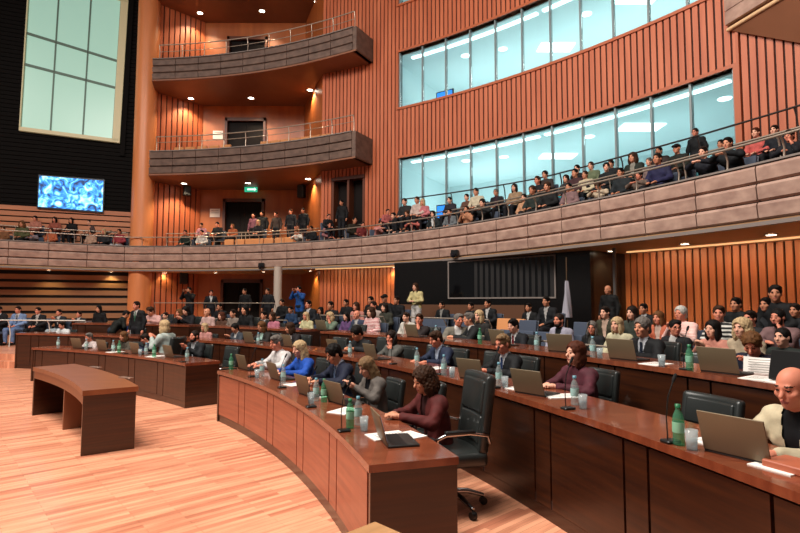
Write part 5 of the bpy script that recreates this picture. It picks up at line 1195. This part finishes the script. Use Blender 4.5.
def tumbler():
    o = thing('drinking_glass', 'x', 'glass')
    b = MB(); b.lathe([(.001, .004), (.026, .004), (.034, .115), (.036, .115), (.0285, 0), (.001, 0)], (0, 0, 0), 18); b.build('glass_wall', M_TUMB, o, loc=True)
    b = MB(); b.lathe([(.001, .006), (.0255, .006), (.0295, .06), (.001, .06)], (0, 0, 0), 16); b.build('water', M_WATER, o, loc=True); return o
BT = {0: bottle(0), 1: bottle(1)}; TU = tumbler()
def put(src, p, lab, grp, rz=0., s=1.):
    if src['label'] == 'x': src.location = p; src['label'] = lab; src['group'] = grp; src.rotation_euler = (0, 0, rz); src.scale = (s,)*3; return src
    return dup(src, p, rz, lab, grp, s)
for x, y, d, g, lab in [
    (350, 428, '1', 1, 'green bottle beside the laptop of the maroon blazer'), (358, 425, '1', 0, 'clear bottle just behind the green bottle on the front desk'),
    (316, 401, '1', 0, 'clear bottle by the microphone before the navy suit'), (324, 402, '1', 1, 'green-labelled bottle before the navy suit'),
    (262, 376, '1', 0, 'clear bottle between the two reddish laptop lids'), (283, 383, '1', 0, 'clear bottle before the blonde woman in blue'), (231, 369.5, '1', 1, 'green bottle at the aisle end of the front desk'),
    (444, 376, '2', 0, 'clear bottle before the man in the blue-grey suit'), (499, 386, '2', 0, 'bottle with teal label before the man with glasses'),
    (575, 405, '2', 0, 'bottle with teal label before the plum jacket'), (679, 445, '2', 1, 'green bottle by the tall microphone, next to the large laptop'), (417, 366, '2', 0, 'clear bottle by the hand-on-face woman'),
    (593, 361, '3', 0, 'clear bottle on the third desk between two brown laptops'), (690, 374, '3', 1, 'green bottle on the third desk before the grey-black chair'), (537, 356, '3', 0, 'clear bottle on the third desk beside the red tie'), (436, 347, '3', 0, 'clear bottle on the third desk by the man in grey-beige'), (480, 350, '3', 1, 'green bottle on the third desk before the two talking men'),
    (113, 352, '1', 0, 'clear bottle by the dark coat seen from the back'), (119, 352.5, '1', 1, 'green bottle by the dark coat seen from the back'), (146, 355, '1', 0, 'bottle between the two dark laptops across the aisle'), (154, 357, '1', 1, 'green bottle before the navy jacket across the aisle'), (187, 361, '1', 0, 'bottle before the bearded man'), (58, 348, '1', 0, 'bottle at the far end of the aisle desk'), (86, 350, '1', 0, 'bottle before the pale-shirted person'),
    (258, 349, '2', 0, 'bottle before the mint blouse'), (350, 360, '2', 0, 'bottle beside the red-tinted laptop'),
]: put(BT[g], on_desk(x, y, d), lab, 'water bottles on the desks')
for x, y, d, lab in [(364, 431, '1', 'tumbler beside the bottles on the front desk near the maroon blazer'), (311, 404, '1', 'tumbler before the navy suit'), (257, 378, '1', 'tumbler by the reddish laptop lids'), (583, 409, '2', 'tumbler beside the teal-labelled bottle before the plum jacket'), (692, 450, '2', 'tumbler with water next to the green bottle and the large laptop'),
                     (505, 388, '2', 'tumbler before the man with glasses'), (452, 378, '2', 'tumbler before the blue-grey suit'), (662, 371, '3', 'tumbler on the third desk near the grey-black chair'), (140, 355, '1', 'tumbler across the aisle by the dark laptops'), (600, 362, '3', 'tumbler on the third desk between brown laptops')]:
    put(TU, on_desk(x, y, d), lab, 'drinking glasses on the desks')
def mic():
    o = thing('gooseneck_microphone', 'x', 'microphone')
    b = MB(); b.box((0, 0, .009), (.075, .1, .018), None, 0, .006); b.build('mic_base', M_BLKPL, o, loc=True)
    b = MB(); b.tube([(0, -.02, .02), (0, -.025, .15), (0, -.01, .27), (0, .03, .36)], .004, 8); b.build('gooseneck', M_BLKPL, o, loc=True)
    b = MB(); b.tube([(0, .03, .36), (0, .036, .372), (0, .05, .40), (0, .055, .41)], [.006, .0105, .0105, .006], 10); b.build('mic_head', mat('mic_foam', '#0a0a0a', .9), o, loc=True); return o
M0 = mic()
for x, y, d, lab in [(344, 434, '1', 'thin microphone at the laptop of the maroon blazer'), (311, 409, '1', 'thin microphone before the navy suit'), (282, 388, '1', 'thin microphone before the white shirt'), (252, 377, '1', 'thin microphone near the aisle end of the front desk'),
                     (495, 391, '2', 'thin microphone before the man with glasses'), (568, 411, '2', 'thin microphone before the plum jacket'), (671, 455, '2', 'tall microphone before the large empty leather chair'), (441, 379, '2', 'thin microphone before the blue-grey suit'), (686, 378, '3', 'thin microphone on the third desk before the grey-black chair'), (587, 364, '3', 'thin microphone on the third desk between brown laptops'),
                     (183, 363, '1', 'thin microphone before the bearded man'), (125, 355, '1', 'thin microphone across the aisle at the drab knitwear'), (393, 366, '2', 'thin microphone before the hand-on-face woman')]:
    p = on_desk(x, y, d); put(M0, p, lab, 'desk microphones', facing(p))
def paper(): 
    b = MB(); b.box((0, 0, .003), (.21, .297, .006)); o = b.build('paper_stack', mat('paper_white', '#efe9e2', .7)); tag(o, 'x', 'papers')
    b = MB()
    for i in range(9): b.box((-.01*(i % 3), .11-.025*i, .0065), (.16-.02*(i % 3), .006, .0006))
    c = b.build('printed_lines', mat('print_grey', '#8a8580', .7), o, loc=True); return o
PA = paper()
for x, y, d, rot, lab in [(400, 437, '1', .3, 'printed sheets under the hands of the maroon blazer'), (375, 437, '1', .1, 'papers beside the laptop of the maroon blazer'), (335, 412, '1', .6, 'papers before the woman with long light brown hair'), (320, 396, '1', .2, 'papers before the navy suit'), (290, 385, '1', .2, 'papers before the blonde woman in blue'),
                          (514, 389, '2', .2, 'papers before the man with glasses'), (552, 397, '2', -.2, 'papers before the plum jacket'), (478, 380, '2', .3, 'papers beside the brown laptop of the blue-grey suit'), (648, 371, '3', .2, 'papers under the hands of the thick-haired man in profile'), (750, 388, '3', .3, 'papers lying before the reader at the third desk'), (782, 394, '3', -.3, 'papers at the far side of the reader'),
                          (770, 468, '2', .2, 'papers beside the bald man in cream'), (705, 443, '2', .1, 'white sheets behind the tumbler by the large laptop'), (150, 357, '1', .3, 'papers before the navy jacket across the aisle'), (110, 352.5, '1', 0, 'papers at the aisle desk by the dark laptops'), (428, 369, '2', .2, 'papers before the hand-on-face woman')]:
    p = on_desk(x, y, d); a = thr(p); p = clampr(pol(a[1]+.1, a[0]), d, .17, .45); put(PA, p, lab, 'papers on the desks', facing(p)+rot)
# sheets held up by the reader
rd = [o for o in COL.objects if o.get('label', '').startswith('man with tousled')][0]
f_ = Matrix.Rotation(rd.rotation_euler.z, 4, 'Z'); p = rd.location+f_ @ Vector((.0, -.50*rd.scale.x, .96*rd.scale.x))
b = MB(); n = 6
for k in range(3):
    vs_ = [((i/n-.5)*.3, .012*k+.03*math.sin(i/n*3.1), z) for i in range(n+1) for z in (-.16, .13)]
    b.add(vs_, [[2*i, 2*i+2, 2*i+3, 2*i+1] for i in range(n)], 0, True)
o = b.build('paper_sheets', mat('paper_white', '#efe9e2', .7)); q = at_r(760, 17.3)[0]; o.location = (q.x, q.y, zof(760, 371, 17.3)); o.rotation_euler = (-.35, 0, rd.rotation_euler.z+.5); tag(o, 'white printed sheets held up by the reading man', 'papers')
b = MB()
for i in range(10): b.box((-.005*(i % 2), -.004, .1-.022*i), (.22, .002, .006))
c = b.build('printed_lines', mat('print_grey', '#8a8580', .7), o, loc=True)
# small personal things
b = MB(); b.box((0, 0, .004), (.075, .15, .008), None, 0, .003); ph = b.build('smartphone', M_BLKPL); gw = [o for o in COL.objects if 'looking down at a phone' in o.get('label', '')][0]
ph.location = gw.location+Matrix.Rotation(gw.rotation_euler.z, 4, 'Z') @ Vector((0, -.43*gw.scale.x, .97*gw.scale.x)); ph.rotation_euler = (.9, 0, gw.rotation_euler.z); tag(ph, 'dark phone held by the woman in the grey jacket', 'phone')
p = on_desk(803, 472, '2'); b = MB(); b.box((0, 0, .02), (.2, .28, .04), None, 0, .006); o = b.build('notebook', mat('notebook_red', '#a8583c', .5)); o.location = p; o.rotation_euler = (0, 0, .4); tag(o, 'reddish-brown notebook beside the hands of the bald man', 'notebook')
p = on_desk(778, 388, '3'); b = MB(); b.box((0, 0, .13), (.26, .03, .24), Matrix.Rotation(-.2, 3, 'X'), 0, .006); o = b.build('tablet_stand', M_BLKPL); a = thr(p); o.location = clampr(pol(a[1]+.1, a[0]), '3', .1, .45); o.rotation_euler = (0, 0, facing(p)); tag(o, 'black upright tablet beside the reading man', 'tablet')
b = MB(); b.box((0, .05, .02), (.12, .1, .02)); b.build('foot', M_BLKPL, o, loc=True)
